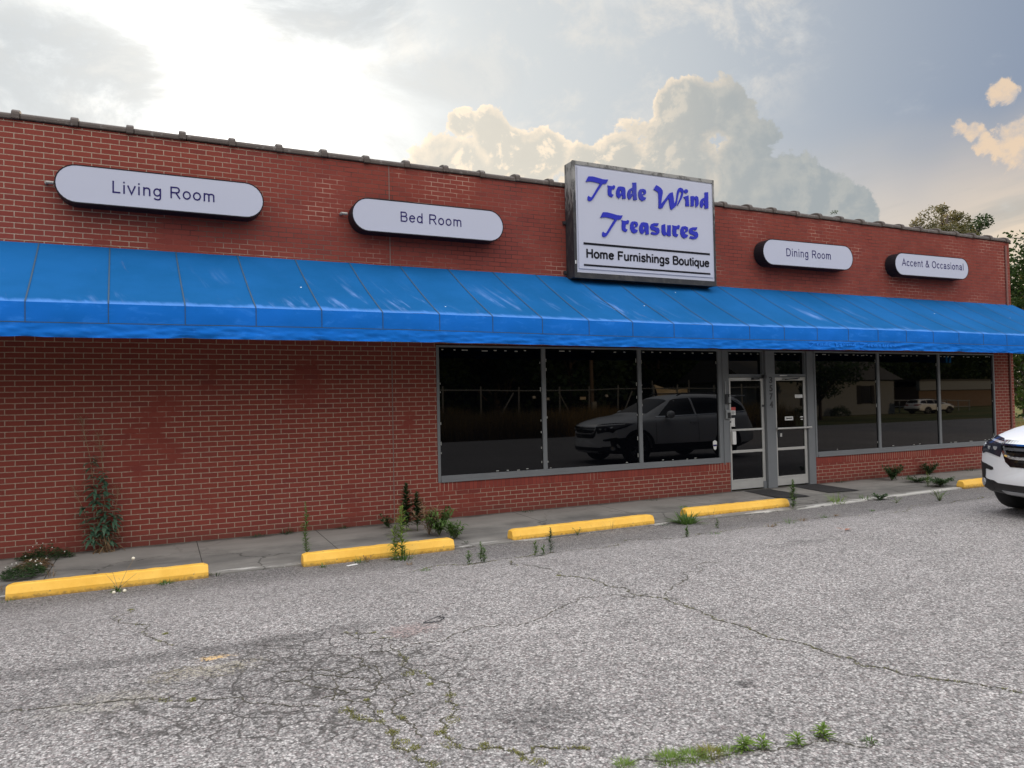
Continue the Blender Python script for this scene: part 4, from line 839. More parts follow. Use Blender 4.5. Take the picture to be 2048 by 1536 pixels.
# old shop name, ghosted on the valance between the door and the far windows
gx0, gx1, gz0, gz1 = 9.82, 12.0, 2.545, 2.64
l1 = [pl for l in LET[:9] for pl in l]; l2 = [pl for l in LET[9:] for pl in l]
gl_ = []
for (ls, a, b) in ((l1, gx0, gx0+1.13), (l2, gx0+1.23, gx1)):
    xs_ = [p[0] for pl in ls for p in pl]; zs_ = [p[1] for pl in ls for p in pl]
    for pl in ls: gl_.append([(a+(p[0]-min(xs_))/(max(xs_)-min(xs_))*(b-a), gz0+(p[1]-min(zs_))/(max(zs_)-min(zs_))*(gz1-gz0)) for p in pl])
g = curve_mesh('faded_lettering', gl_, 0.0005, 'ghost_print', awn); g.location = (0, AY-0.026, 0)

# ================================================================== wheel stops
def wheel_stop(x0, x1, yf, z, rz, label, seed):
    rg = random.Random(seed); L = x1-x0; t = thing('wheel_stop', label, 'wheel stop', ((x0+x1)/2, yf+0.085, z), rz, 'yellow wheel stops along the kerb')
    prof_ = [(-0.085, -0.02), (-0.085, 0.052), (-0.055, 0.122), (-0.045, 0.130), (0.045, 0.130), (0.055, 0.122), (0.085, 0.052), (0.085, -0.02)]
    b = MB(); n_ = int(L/0.05); vs = []; fs = []; K = len(prof_)
    for i in range(n_+1):
        x = -L/2+L*i/n_; e = min(1, (min(i, n_-i)*L/n_+0.02)/0.055); 
        for k, (py, pz) in enumerate(prof_):
            s_ = 1-0.16*(1-e); zz = pz*(1-0.20*(1-e)) if pz > 0.06 else pz
            v = Vector((x, py*s_, zz)); nz_ = mnoise.noise(Vector((x*9+seed, py*20, pz*20)))*0.004 + mnoise.noise(Vector((x*30, py*30+seed, pz*30)))*0.002
            vs.append((v.x, v.y+nz_*(1 if py > 0 else -1), v.z+(nz_ if pz > 0.1 else 0)))
    for i in range(n_):
        for k in range(K): fs.append((i*K+k, i*K+(k+1) % K, (i+1)*K+(k+1) % K, (i+1)*K+k))
    fs += [tuple(range(K))[::-1], tuple(n_*K+k for k in range(K))]
    b.mesh(vs, fs); b.build('concrete_bar', 'yellow', t, bevel=0.006)
    return t
wheel_stop(-1.315, 0.455, -2.11, -0.036, R(0.2), 'yellow wheel stop nearest the tall weed on the blank brick wall', 1)
wheel_stop(1.42, 3.20, -2.12, -0.036, R(0.3), 'yellow wheel stop with a tall bright horseweed growing against its front', 2)
wheel_stop(4.03, 6.28, -1.97, -0.034, R(1.6), 'long yellow wheel stop with a chipped end under the left display windows', 3)
wheel_stop(6.98, 9.02, -1.78, -0.030, R(-0.3), 'yellow wheel stop by the doors with a leafy weed tuft at its left end', 4)
wheel_stop(13.38, 15.2, -1.78, -0.030, R(1.0), 'yellow wheel stop half hidden behind the front of the white suv', 5)

def floor_mat(cx, cy, sx_, sy_, rz, label):
    b = MB(); n1 = 14; vs = []
    for j in range(n1+1):
        for i in range(n1+1):
            x, y = -sx_/2+sx_*i/n1, -sy_/2+sy_*j/n1; vs.append((x, y, 0.012+0.004*mnoise.noise(Vector((x*4+cx, y*4, 0)))-(0.006 if i in (0, n1) or j in (0, n1) else 0)))
    b.mesh(vs, [(j*(n1+1)+i, j*(n1+1)+i+1, (j+1)*(n1+1)+i+1, (j+1)*(n1+1)+i) for j in range(n1) for i in range(n1)]); b.open = True
    o = b.build('floor_mat', 'mat_rubber', loc=(cx, cy, -0.008)); o.rotation_euler = (0, 0, rz); tag(o, label, 'floor mat', 'dark mats outside the doors'); return o
floor_mat(9.90, -0.60, 0.62, 1.12, R(-9), 'dark rubber floor mat below the left glass door')
floor_mat(11.18, -0.50, 0.70, 1.15, R(-8), 'dark rubber floor mat below the right glass door')
# ================================================================== white suv
def make_suv(name, label, group=None, paint='carpaint'):
    root = thing(name, label, 'car', (0, 0, 0), 0, group)
    tp = [(0.0,.955),(.12,1.015),(.35,1.075),(.8,1.145),(1.18,1.180),(1.36,1.21),(1.75,1.40),(2.12,1.585),(2.45,1.665),(3.0,1.695),(3.6,1.69),(4.2,1.66),(4.55,1.62),(4.70,1.52),(4.84,1.28),(4.92,1.05),(4.97,.85)]
    def itp(tab, x):
        for (a, fa), (b, fb) in zip(tab, tab[1:]):
            if x <= b: return fa+(fb-fa)*max(0, (x-a)/(b-a))
        return tab[-1][1]
    belt = [(0,.90),(.3,.985),(.8,1.045),(1.3,1.085),(2.2,1.11),(4.4,1.16),(4.75,1.14),(4.97,.80)]
    rw = [(0,.70),(.3,.74),(1.0,.76),(1.36,.76),(1.75,.70),(2.2,.63),(3,.645),(4.2,.635),(4.6,.62),(4.84,.68),(4.97,.72)]
    bot = [(0,.30),(.25,.26),(.6,.24),(4.3,.26),(4.7,.34),(4.97,.42)]
    wid = [(0,.955),(.3,.975),(.9,.995),(4.2,.995),(4.7,.975),(4.97,.93)]
    st = [0,.05,.12,.22,.35,.55,.8,1.0,1.18,1.36,1.56,1.75,1.95,2.12,2.3,2.5,2.75,3,3.3,3.6,3.9,4.2,4.4,4.55,4.66,4.74,4.84,4.91,4.97]
    def section(x):
        zt, zb, w, r_, b_ = itp(tp, x), itp(bot, x), itp(wid, x), itp(rw, x), itp(belt, x)
        b_ = min(b_, zt-0.04); cab = zt-b_
        e = 0.02+0.06*min(1, cab/0.4)
        h = [(0, zt), (.35*r_, zt-.004), (.75*r_, zt-.02), (r_, zt-e), (r_+(.905*w-r_)*.5, zt-e-(zt-e-b_)*.5), (.905*w, b_), (.965*w, b_-.045), (.985*w, b_-.20), (w, .70), (.992*w, .52), (.97*w, zb+.10), (.93*w, zb+.02), (.80*w, zb), (.4*w, zb), (0, zb)]
        return h
    def warp(x, y):
        a = abs(y)/.97
        return x + 0.40*a**2.2*sstep(1-x/1.25)**1.0 - 0.24*a**2.4*sstep((x-4.0)/.97)
    ring = []
    for x in st:
        h = section(x); full = h + [(-y, z) for y, z in h[-2:0:-1]]
        ring.append([(warp(x, y), y, z) for y, z in full])
    N = len(ring[0]); vs = [v for r_ in ring for v in r_]
    fs = [(i*N+k, i*N+(k+1) % N, (i+1)*N+(k+1) % N, (i+1)*N+k) for i in range(len(ring)-1) for k in range(N)]
    def cap(r_, dx, rev):
        base = len(vs); cz = sum(p[2] for p in r_)/N; prev = list(range(ring.index(r_)*N, ring.index(r_)*N+N))
        for sc, ddx in ((.93, .4), (.70, .8), (.35, 1.0)):
            st_ = len(vs)
            for p in r_:
                y, z = p[1]*sc, cz+(p[2]-cz)*sc; vs.append((warp(0 if not rev else 4.97, y)+dx*ddx, y, z))
            cur = list(range(st_, st_+N))
            for k in range(N): fs.append((prev[k], prev[(k+1) % N], cur[(k+1) % N], cur[k]))
            prev = cur
        fs.append(tuple(prev))
    cap(ring[0], -0.03, False); cap(ring[-1], 0.03, True)
    mb = MB(); mb.mesh(vs, fs); tmp = mb.build('tmp_body', paint, smooth=True)
    sb = tmp.modifiers.new('s', 'SUBSURF'); sb.levels = 2; sb.render_levels = 2
    cut = MB()
    for ax in (0.98, 3.80):
        for sd in (1, -1):
            n_ = 40; pr = [(ax+.415*math.cos(2*math.pi*k/n_), .375+.415*math.sin(2*math.pi*k/n_)) for k in range(n_)]; cut.prism(pr, 1, sd*.62, sd*1.2)
    co = cut.build('tmp_cut', 'car_black')
    bo = tmp.modifiers.new('b', 'BOOLEAN'); bo.operation = 'DIFFERENCE'; bo.object = co; bo.solver = 'EXACT'
    bpy.context.view_layer.update(); dg = bpy.context.evaluated_depsgraph_get()
    me = bpy.data.meshes.new_from_object(tmp.evaluated_get(dg)); me.name = 'body'
    tmp.modifiers.remove(bo); bpy.context.view_layer.update(); dg = bpy.context.evaluated_depsgraph_get()
    sm = bpy.data.meshes.new_from_object(tmp.evaluated_get(dg))
    bvh = BVHTree.FromPolygons([v.co.copy() for v in sm.vertices], [tuple(p.vertices) for p in sm.polygons])
    bpy.data.objects.remove(co); bpy.data.objects.remove(tmp)
    me.materials.clear(); me.materials.append(M[paint])
    me.materials.append(M['car_black'])
    for p_ in me.polygons: p_.material_index = 1 if p_.center.z < 0.405 and (p_.center.z < 0.36 or p_.center.x < 0.9 or p_.center.x > 4.3) else 0; p_.use_smooth = True
    me.set_sharp_from_angle(angle=R(42))
    body = bpy.data.objects.new('body', me); COL.objects.link(body); body.parent = root
    def conform(nm, polys, view, mat, off=0.004, th=0.015, step=0.03, parent=None):
        # lay panels drawn in front (y,z), side (x,z) or top (x,y) view onto the body skin
        mbx = MB()
        for poly in polys:
            A = [Vector(p) for p in poly]; dens = []
            for a, b in zip(A, A[1:]+A[:1]):
                k_ = max(1, int((b-a).length/step)); dens += [a+(b-a)*i/k_ for i in range(k_)]
            nb_ = len(dens); edges = [(i, (i+1) % nb_) for i in range(nb_)]
            x0, x1 = min(p.x for p in A), max(p.x for p in A); y0, y1 = min(p.y for p in A), max(p.y for p in A)
            pts = list(dens); gx = x0+step/2
            while gx < x1:
                gy = y0+step/2
                while gy < y1:
                    q = Vector((gx, gy))
                    if min((q-d_).length for d_ in dens) > step*0.45: pts.append(q)
                    gy += step
                gx += step
            vv, ee, ff = delaunay_2d_cdt(pts, edges, [], 1, 1e-5)[:3]
            out = []; inn = []; okv = []
            for q in vv:
                if view == 'front': o_, d_ = Vector((-3, q.x, q.y)), Vector((1, 0, 0))
                elif view == 'rear': o_, d_ = Vector((9, q.x, q.y)), Vector((-1, 0, 0))
                elif view == 'right': o_, d_ = Vector((q.x, 4, q.y)), Vector((0, -1, 0))
                elif view == 'left': o_, d_ = Vector((q.x, -4, q.y)), Vector((0, 1, 0))
                else: o_, d_ = Vector((q.x, q.y, 5)), Vector((0, 0, -1))
                hit = bvh.ray_cast(o_, d_)
                if hit[0] is None: okv.append(False); out.append(Vector((0, 0, 0))); inn.append(Vector((0, 0, 0))); continue
                nrm = hit[1]; nrm = nrm if nrm.dot(d_) < 0 else -nrm
                okv.append(True); out.append(hit[0]+nrm*off); inn.append(hit[0]-nrm*th)
            vsx = out+inn; n_ = len(vv); fsx = []
            ec = {}
            for f in ff:
                if all(okv[i] for i in f):
                    fsx.append(tuple(f))
                    for a, b in zip(f, list(f[1:])+[f[0]]): ec[tuple(sorted((a, b)))] = ec.get(tuple(sorted((a, b))), 0)+1
            for (a, b), c_ in ec.items():
                if c_ == 1: fsx.append((a, b, n_+b, n_+a))
            mbx.mesh(vsx, fsx)
        return mbx.build(nm, mat, parent or root, smooth=False)
    both = lambda P: [P, [(-y, z) for y, z in P]]
    # front
    for sgn in (1, -1):
        hl = [(.47, .940), (.54, .985), (.72, 1.005), (.86, 1.005), (.945, .985), (.94, .90), (.91, .83), (.87, .775), (.80, .80), (.72, .795), (.62, .775), (.53, .755), (.49, .84)]
        h = conform('headlight', [[(y*sgn, z) for y, z in hl]], 'front', 'lamp_dark', .006, .02, .025)
        for cy in (.60, .72, .83):
            p = [(sgn*(cy+.026*math.cos(a)*(1.3 if cy == .60 else .8)), .86+(.03 if cy > .8 else 0)+.024*math.sin(a+.6*math.cos(a))) for a in [2*math.pi*k/10 for k in range(10)]]
            conform('lamp_lens', [p], 'front', 'lamp_glass', .011, .004, .02, h)
        conform('lamp_trim', [[(sgn*y, z) for y, z in [(.48, .945), (.90, .985), (.90, .968), (.50, .925)]]], 'front', 'lamp_glass', .010, .004, .02, h)
        fg = conform('vent', [[(sgn*y, z) for y, z in [(.985, .665), (.93, .665), (.80, .645), (.665, .615), (.66, .585), (.70, .575), (.815, .585), (.83, .47), (.84, .36), (.985, .36)]]], 'front', 'car_black', .007, .02, .03)
        p = [(sgn*(.862+.048*math.cos(a)), .405+.050*math.sin(a)) for a in [2*math.pi*k/12 for k in range(12)]]
        conform('vent', [[(sgn*y, z) for y, z in [(.93, .47), (.80, .455), (.68, .41), (.64, .33), (.93, .33)]]], 'front', 'car_black', .009, .02, .03)
        conform('fog_lamp', [p], 'front', 'lamp_glass', .016, .012, .02)
    conform('grille', [[(-.485, .955), (.485, .955), (.49, .82), (.45, .70), (.38, .64), (-.38, .64), (-.45, .70), (-.49, .82)]], 'front', 'car_gloss_black', .006, .02, .04)
    conform('grille_bar', [[(-.495, .962), (.495, .962), (.47, .905), (-.47, .905)]], 'front', 'chrome', .016, .012, .04)
    conform('grille_bar', [[(-.45, .88), (.45, .88), (.445, .845), (-.445, .845)]], 'front', 'rim_metal', .012, .008, .04)
    conform('grille_bar', both([(0, .775), (.36, .775), (.43, .805), (.47, .90), (.495, .90), (.455, .78), (.38, .742), (0, .742)]), 'front', 'chrome', .017, .012, .03)
    conform('badge', [[(.05*math.cos(a), .835+.045*math.sin(a)) for a in [2*math.pi*k/12 for k in range(12)]]], 'front', 'chrome', .022, .006, .03)
    conform('lower_bumper', [[(-.95, .455), (-.66, .445), (-.58, .42), (.58, .42), (.66, .445), (.95, .455), (.93, .31), (.55, .29), (-.55, .29), (-.93, .31)]], 'front', 'car_black', .008, .02, .045)
    conform('skid_plate', [[(-.52, .335), (.52, .335), (.46, .285), (-.46, .285)]], 'front', 'skid_silver', .016, .012, .04)
    # sides
    for vw, sgn in (('right', 1), ('left', -1)):
        conform('side_window', [[(1.66, 1.155), (2.22, 1.53), (2.33, 1.56), (2.78, 1.585), (2.78, 1.165), (1.9, 1.15)]], vw, 'car_gloss_black', .003, .01, .06)
        conform('side_window', [[(2.84, 1.165), (2.84, 1.59), (3.55, 1.58), (3.68, 1.565), (3.80, 1.19)]], vw, 'car_gloss_black', .003, .01, .06)
        conform('side_window', [[(3.86, 1.195), (3.75, 1.56), (4.25, 1.525), (4.52, 1.35), (4.56, 1.23)]], vw, 'car_gloss_black', .003, .01, .06)
        conform('window_trim', [[(1.55, 1.135), (4.62, 1.205), (4.62, 1.185), (1.56, 1.115)]], vw, 'chrome', .007, .006, .06)
        conform('window_trim', [[(4.60, 1.20), (4.56, 1.365), (4.27, 1.545), (4.29, 1.56), (4.60, 1.375), (4.63, 1.20)]], vw, 'chrome', .007, .006, .05)
        conform('sill_cladding', [[(1.43, .47), (3.36, .47), (3.36, .29), (1.43, .29)]], vw, 'car_black', .008, .02, .06)
        for ax in (0.98, 3.80):
            P = [(ax+.475*math.cos(a), .375+.475*math.sin(a)) for a in [R(-10)+R(200)*k/20 for k in range(21)]] + [(ax+.413*math.cos(a), .375+.413*math.sin(a)) for a in [R(190)-R(200)*k/20 for k in range(21)]]
            conform('wheel_arch', [P], vw, 'car_black', .010, .02, .035)
        for xs_ in ([(1.50, .50), (1.50, 1.10)], [(2.81, .50), (2.81, 1.14)], [(3.62, .72), (3.80, 1.16)]):
            (xa, za), (xb, zb_) = xs_; conform('door_gap', [[(xa, za), (xa+.008, za), (xb+.008, zb_), (xb, zb_)]], vw, 'car_black', .0022, .003, .06)
        for xh in (2.55, 3.45): conform('door_handle', [[(xh, .985), (xh+.2, .99), (xh+.2, .96), (xh, .955)]], vw, paint, .022, .01, .05)
        h = conform('tail_light', [[(4.55, 1.10), (4.98, 1.12), (4.98, .93), (4.80, .95), (4.72, 1.04)]], vw, 'tail_red', .008, .01, .05)
        my = MB(); my.ball((0, 0, 0), (.085, .125, .095), 14, 10); mo = my.build('mirror', paint, root, smooth=True); mo.location = (1.86, sgn*1.10, 1.185)
        g_ = MB(); g_.box(1.82, 1.88, sgn*.93, sgn*1.03, 1.10, 1.15); g_.build('mirror_arm', 'car_black', mo).location = (-1.86, -sgn*1.10, -1.185)
    conform('windscreen', [[(1.42, -.66), (1.42, .66), (2.13, .575), (2.13, -.575)]], 'top', 'car_gloss_black', .003, .01, .07)
    conform('rear_window', [[(-.62, 1.24), (.62, 1.24), (.56, 1.58), (-.56, 1.58)]], 'rear', 'car_gloss_black', .003, .01, .06)
    conform('rear_bumper', [[(-.86, .62), (.86, .62), (.84, .43), (-.84, .43)]], 'rear', 'car_black', .006, .02, .06)
    conform('bonnet_gap', both([(.30, .615), (.8, .74), (1.3, .80), (1.3, .79), (.8, .73), (.30, .605)]), 'top', 'car_black', .0018, .003, .05) if False else None
    for sgn in (1, -1): rr = MB(); rr.tube([(2.45, sgn*.60, 1.65), (2.6, sgn*.60, 1.705), (3.9, sgn*.60, 1.705), (4.2, sgn*.60, 1.65)], .018, 8); rr.build('roof_rail', 'car_black', root)
    sp = MB(); sp.box(4.48, 4.80, -.60, .60, 1.60, 1.635); sp.build('spoiler', paint, root, bevel=.012)
    # wheels
    tyre = MB(); prof_ = [(.235, -.11), (.30, -.125), (.355, -.115), (.372, -.075), (.375, 0), (.372, .075), (.355, .115), (.30, .125), (.235, .11)]; n_ = 48; K = len(prof_)
    tyre.mesh([(r_*math.cos(2*math.pi*i/n_), w_, r_*math.sin(2*math.pi*i/n_)) for i in range(n_) for r_, w_ in prof_], [(i*K+k, ((i+1) % n_)*K+k, ((i+1) % n_)*K+(k+1) % K, i*K+(k+1) % K) for i in range(n_) for k in range(K)])
    rim = MB()
    for i in range(5):
        a = 2*math.pi*i/5
        for da in (-.14, .14):
            c1, s1 = math.cos(a+da*.6), math.sin(a+da*.6); c2, s2 = math.cos(a+da*1.3), math.sin(a+da*1.3); t1 = (-s1*.022, c1*.022)
            P = [(.05*c1-t1[0], .05*s1-t1[1]), (.05*c1+t1[0], .05*s1+t1[1]), (.235*c2+t1[0], .235*s2+t1[1]), (.235*c2-t1[0], .235*s2-t1[1])]; rim.prism(P, 1, .075, .105)
    rim.prism([(.065*math.cos(2*math.pi*k/16), .065*math.sin(2*math.pi*k/16)) for k in range(16)], 1, .07, .11)
    rp = [(.238, .10), (.222, .11), (.218, -.1), (.238, -.1)]
    rim.mesh([(r_*math.cos(2*math.pi*i/n_), w_, r_*math.sin(2*math.pi*i/n_)) for i in range(n_) for r_, w_ in rp], [(i*4+k, ((i+1) % n_)*4+k, ((i+1) % n_)*4+(k+1) % 4, i*4+(k+1) % 4) for i in range(n_) for k in range(4)])
    bd = MB(); bd.prism([(.222*math.cos(2*math.pi*k/24), .222*math.sin(2*math.pi*k/24)) for k in range(24)], 1, .0, .03)
    tm, rm, dm = tyre.data('tyre', 'black_rubber', True), rim.data('rim', 'rim_metal'), bd.data('brake_disc', 'steel_dark')
    for ax in (0.98, 3.80):
        for sgn in (1, -1):
            wo = bpy.data.objects.new('wheel', tm); COL.objects.link(wo); wo.parent = root; wo.location = (ax, sgn*.845, .375); wo.rotation_euler = (0, 0, 0 if sgn > 0 else math.pi)
            for nm, d_ in (('rim', rm), ('brake_disc', dm)):
                ro = bpy.data.objects.new(nm, d_); COL.objects.link(ro); ro.parent = wo
    return root
suv = make_suv('white_suv', 'white suv parked facing left beside the wheel stop at the right edge')
suv.location = (9.50, -5.24, 0.150)

# ================================================================== weeds
def tone(rg): return min(1, max(0, rg.gauss(0.5, 0.26)))
def horseweed(x, y, z, h, label, seed, leaf='weed_green', stem='stem_green', lean=(0, 0), L=0.085, dens=1.0, top=1.0, bare=0.0, w=0.011, name='horseweed', group=None):
    rg = random.Random(seed); t = thing(name, label, 'weed', (x, y, z-0.01), rg.uniform(0, 6), group)
    lx, ly = lean; st = MB(); pts = [(lx*(s_/8)**1.5+0.008*math.sin(s_*1.3+seed), ly*(s_/8)**1.5, h*0.98*s_/8) for s_ in range(9)]
    st.tube(pts, 0.0045*max(0.6, h/0.5), 6, 0.0018); so2 = st.build('stem', stem, t, smooth=True)
    lf = MB(); n_ = int(h*250*dens); w = w*1.35; L = L*1.12
    for i in range(n_):
        f = bare+(1-bare)*(i+0.5)/n_; k = min(7.999, f*8); a_, b_ = Vector(pts[int(k)]), Vector(pts[int(k)+1]); p_ = a_.lerp(b_, k-int(k))
        an = i*2.399+rg.uniform(-.4, .4); el_ = rg.uniform(0.15, 0.75)+0.5*max(0, f-.75)*3*top
        sz = L*(0.75+0.5*math.sin(math.pi*min(1, f*0.9+.1)))*rg.uniform(.7, 1.2)*(1-0.45*max(0, f-.7)/.3)
        lf.leaf(p_, (math.cos(an)*math.cos(el_), math.sin(an)*math.cos(el_), math.sin(el_)), sz, w*rg.uniform(.8, 1.3)*max(.6, sz/L), rg.uniform(.1, .55)*(1-.6*f), tone(rg))
    lf.open = True; lf.build('leaves', leaf, t)
    return t
def tuft(x, y, z, h, rad, label, seed, mat='weed_green', n_=60, w=0.006, flat=0.5, name='grass_tuft', group=None, seedheads=0):
    rg = random.Random(seed); b = MB(); b.open = True
    for i in range(n_):
        a = rg.uniform(0, 6.283); r_ = rad*math.sqrt(rg.random())*0.45; e = rg.uniform(1.5-flat*1.3, 1.5); L = h*rg.uniform(.55, 1.15)
        b.blade((r_*math.cos(a), r_*math.sin(a), -0.005), (math.cos(a)*math.cos(e), math.sin(a)*math.cos(e), math.sin(e)), L, w*rg.uniform(.7, 1.3), rg.uniform(.15, .6), tone(rg))
    o = b.build(name, mat, loc=(x, y, z)); tag(o, label, 'weed', group); return o
def broad(x, y, z, h, rad, label, seed, mat='weed_green', n_=40, lw=0.028, L=0.07, stems=4, name='broadleaf_weed', group=None, dry=0.0):
    rg = random.Random(seed); t = thing(name, label, 'weed', (x, y, z-0.005), 0, group); st = MB(); lf = MB(); lf.open = True
    for s_ in range(stems):
        a = rg.uniform(0, 6.283); tip = Vector((rad*math.cos(a)*rg.uniform(.3, 1), rad*math.sin(a)*rg.uniform(.3, 1)*.7, h*rg.uniform(.55, 1.0)))
        pts = [tip*(k/4)**1.0 + Vector((0, 0, -0.10*h*math.sin(math.pi*k/4)*(-1))) for k in range(5)]; st.tube(pts, .0032, 5, .0015)
        for i in range(int(n_/stems)):
            k = rg.uniform(.15, 1)*3.999; p_ = pts[int(k)].lerp(pts[int(k)+1], k-int(k)); an = rg.uniform(0, 6.283); e = rg.uniform(-.2, .9)
            lf.leaf(p_, (math.cos(an)*math.cos(e), math.sin(an)*math.cos(e), math.sin(e)), L*rg.uniform(.6, 1.2), lw*rg.uniform(.6, 1.2), rg.uniform(.05, .5), tone(rg))
    st.build('stem', 'stem_green' if not dry else 'stem_dry', t, smooth=True); lf.build('leaves', mat, t); return t
GW = 'weeds growing along the kerb'; GC = 'weeds in the pavement cracks'; GB = 'weeds at the foot of the wall'
# tall half-dead wall weed at the far left
def wallweed():
    rg = random.Random(11); t = thing('tall_weed', 'tall spindly weed with bare tops and bluish leaves against the blank brick wall', 'weed', (-0.66, -0.13, 0), 0, GB)
    st = MB(); lf = MB(); lf.open = True; dr = MB(); dr.open = True
    stems = [([(0, 0, 0), (-.02, 0, .35), (-.05, .0, .7), (-.10, .03, 1.15), (-.17, .06, 1.5), (-.20, .07, 1.66)], 1), ([(.05, 0, 0), (.06, 0, .4), (.05, .01, .8), (.02, .03, 1.2), (-.02, .06, 1.45)], 1), ([(-.04, 0, 0), (-.10, -.01, .3), (-.2, .0, .6), (-.29, .04, .82)], .6), ([(.06, 0, 0), (.13, -.01, .3), (.19, .02, .62), (.20, .04, .75)], .6)]
    for pts, k in stems:
        st.tube(pts, .006*k, 6, .0018); P = [Vector(p) for p in pts]
        for i in range(int(80*k)):
            f = rg.uniform(.12, .62); q = f*(len(P)-1); p_ = P[int(q)].lerp(P[int(q)+1], q-int(q)); an = rg.uniform(0, 6.283); e = rg.uniform(-.35, .5)
            lf.leaf(p_, (math.cos(an)*math.cos(e), -abs(math.sin(an))*math.cos(e)*.7, math.sin(e)), rg.uniform(.08, .19)*(1.25-f), rg.uniform(.03, .06), rg.uniform(.1, .6), tone(rg))
        for i in range(int(70*k)):                                   # airy seed sprays
            f = rg.uniform(.66, .999); q = f*(len(P)-1)*.9999; p_ = P[int(q)].lerp(P[int(q)+1], q-int(q)); an = rg.uniform(0, 6.283); d_ = Vector((math.cos(an)*.7, -abs(math.sin(an))*.4, rg.uniform(.2, 1)))
            L = rg.uniform(.03, .11); st.tube([p_, p_+d_.normalized()*L], .0009, 3, .0005, cap=False)
            if rg.random() < .5: lf.leaf(p_+d_.normalized()*L, (rg.uniform(-1, 1), -rg.random(), rg.uniform(-.2, 1)), .014, .006, .1, tone(rg))
    for i in range(46):
        an = rg.uniform(0, 6.283); p_ = Vector((.06+rg.gauss(0, .07), -.03+rg.gauss(0, .02), rg.uniform(.02, .30)))
        dr.leaf(p_, (math.cos(an), -abs(math.sin(an))*.6, rg.uniform(-1.2, .2)), rg.uniform(.07, .17), rg.uniform(.012, .024), rg.uniform(.4, 1.0), tone(rg))
    st.build('stem', 'stem_dry', t, smooth=True); lf.build('leaves', 'weed_blue', t); dr.build('dead_leaves', 'weed_dry', t)
wallweed()
def clover(x, y, sx_, sy_, h, label, seed, mat, n_, flowers, rot=0.0, name='clover_patch'):
    rg = random.Random(seed); t = thing(name, label, 'weed', (x, y, 0), rot, GB); lf = MB(); lf.open = True; fl = MB(); fl.open = True
    for i in range(n_):
        a = rg.uniform(0, 6.283); r_ = math.sqrt(rg.random()); px_, py_ = r_*math.cos(a)*sx_, r_*math.sin(a)*sy_; hh = h*(1-r_*r_*.7)*rg.uniform(.15, 1.1)*(.75+.6*mnoise.noise(Vector((px_*9+seed, py_*9, 0)))); px_ += .05*mnoise.noise(Vector((a*1.5, seed, 1)))*3*r_; py_ += .05*mnoise.noise(Vector((a*1.5, seed, 5)))*3*r_
        for k in range(3):
            an = rg.uniform(0, 6.283); lf.leaf((px_, py_, hh), (math.cos(an), math.sin(an), rg.uniform(-.2, .5)), rg.uniform(.016, .034), rg.uniform(.012, .02), .2, tone(rg))
    for i in range(flowers):
        a = rg.uniform(0, 6.283); r_ = math.sqrt(rg.random()); px_, py_ = r_*math.cos(a)*sx_, r_*math.sin(a)*sy_; hh = h*(1-r_*r_*.6)*rg.uniform(.95, 1.3)
        fl.ball((px_, py_, hh), .0065, 6, 4)
    lf.build('leaves', mat, t); fl.build('flowers', 'flower_white', t) if flowers else None
    return t
clover(-1.22, -0.22, .30, .20, .16, 'white flowered clover clump spilling from the wall foot at far left', 21, 'weed_dark', 620, 9, R(-10))
clover(-1.28, -0.72, .17, .30, .10, 'dried brown strip of weed between two clover clumps at far left', 22, 'weed_dry', 420, 3)
clover(-1.30, -1.12, .22, .26, .13, 'white flowered clover clump nearest the left wheel stop', 23, 'weed_dark', 560, 10)
tuft(-1.03, -1.30, -0.02, .15, .12, 'thin reddish dry grass behind the leftmost wheel stop', 24, 'weed_dry', 26, .0028, .25, group=GW)
tuft(-1.45, -1.75, -0.03, .10, .16, 'brown dry grass at the outer end of the leftmost wheel stop', 25, 'weed_dry', 46, .004, .6, group=GW)
horseweed(1.50, -1.82, -0.03, .68, 'slim faded horseweed behind the left end of the second wheel stop', 31, 'weed_green', L=.055, dens=1.0, bare=.05, group=GW)
def dandelion():
    rg = random.Random(33); t = thing('dandelion', 'dandelion with pale seed heads on long stalks before the leftmost wheel stop', 'weed', (-.37, -2.28, lotz(0, -2.28)), 0, GW)
    lf = MB(); lf.open = True; st = MB(); hd_ = MB()
    for i in range(20):
        a = rg.uniform(0, 6.283); e = rg.uniform(.2, 1.1); lf.leaf((0, 0, 0), (math.cos(a)*math.cos(e), math.sin(a)*math.cos(e), math.sin(e)), rg.uniform(.07, .15), .018, rg.uniform(.2, .6), tone(rg))
    for (tx, ty, tz) in ((.13, .1, .27), (-.11, .05, .17), (.06, -.12, -.0), (-.06, .1, .19), (-.03, -.13, .01), (.16, .02, .15)):
        st.tube([(0, 0, .02), (tx*.55, ty*.5, max(.07, tz*.65)), (tx, ty, max(.02, tz))], .0022, 5, .0013)
    for (tx, ty, tz) in ((.13, .1, .285), (.06, -.12, .022), (-.03, -.13, .02)): hd_.ball((tx, ty, tz), .016, 10, 7)
    st.build('stalk', 'stem_dry', t); lf.build('leaves', 'weed_green', t); hd_.build('seed_head', 'seed_white', t, smooth=True)
dandelion()
tuft(.05, -2.17, lotz(0, -2.17), .06, .13, 'low grass tuft under the right half of the leftmost wheel stop', 34, 'weed_green', 80, .006, .9, group=GW)
tuft(.53, -2.02, -0.05, .12, .12, 'dark straggly grass just right of the leftmost wheel stop', 35, 'weed_dark', 16, .006, .7, group=GW)
tuft(-1.28, -2.16, -0.04, .045, .14, 'short grass at the front corner of the leftmost wheel stop', 36, 'weed_green', 40, .004, 1.0, group=GW)
horseweed(3.03, -.75, 0, .66, 'taller dark horseweed behind the second wheel stop by the wall joint', 37, 'weed_dark', L=.11, dens=2.0, bare=.12, w=.018, group=GB)
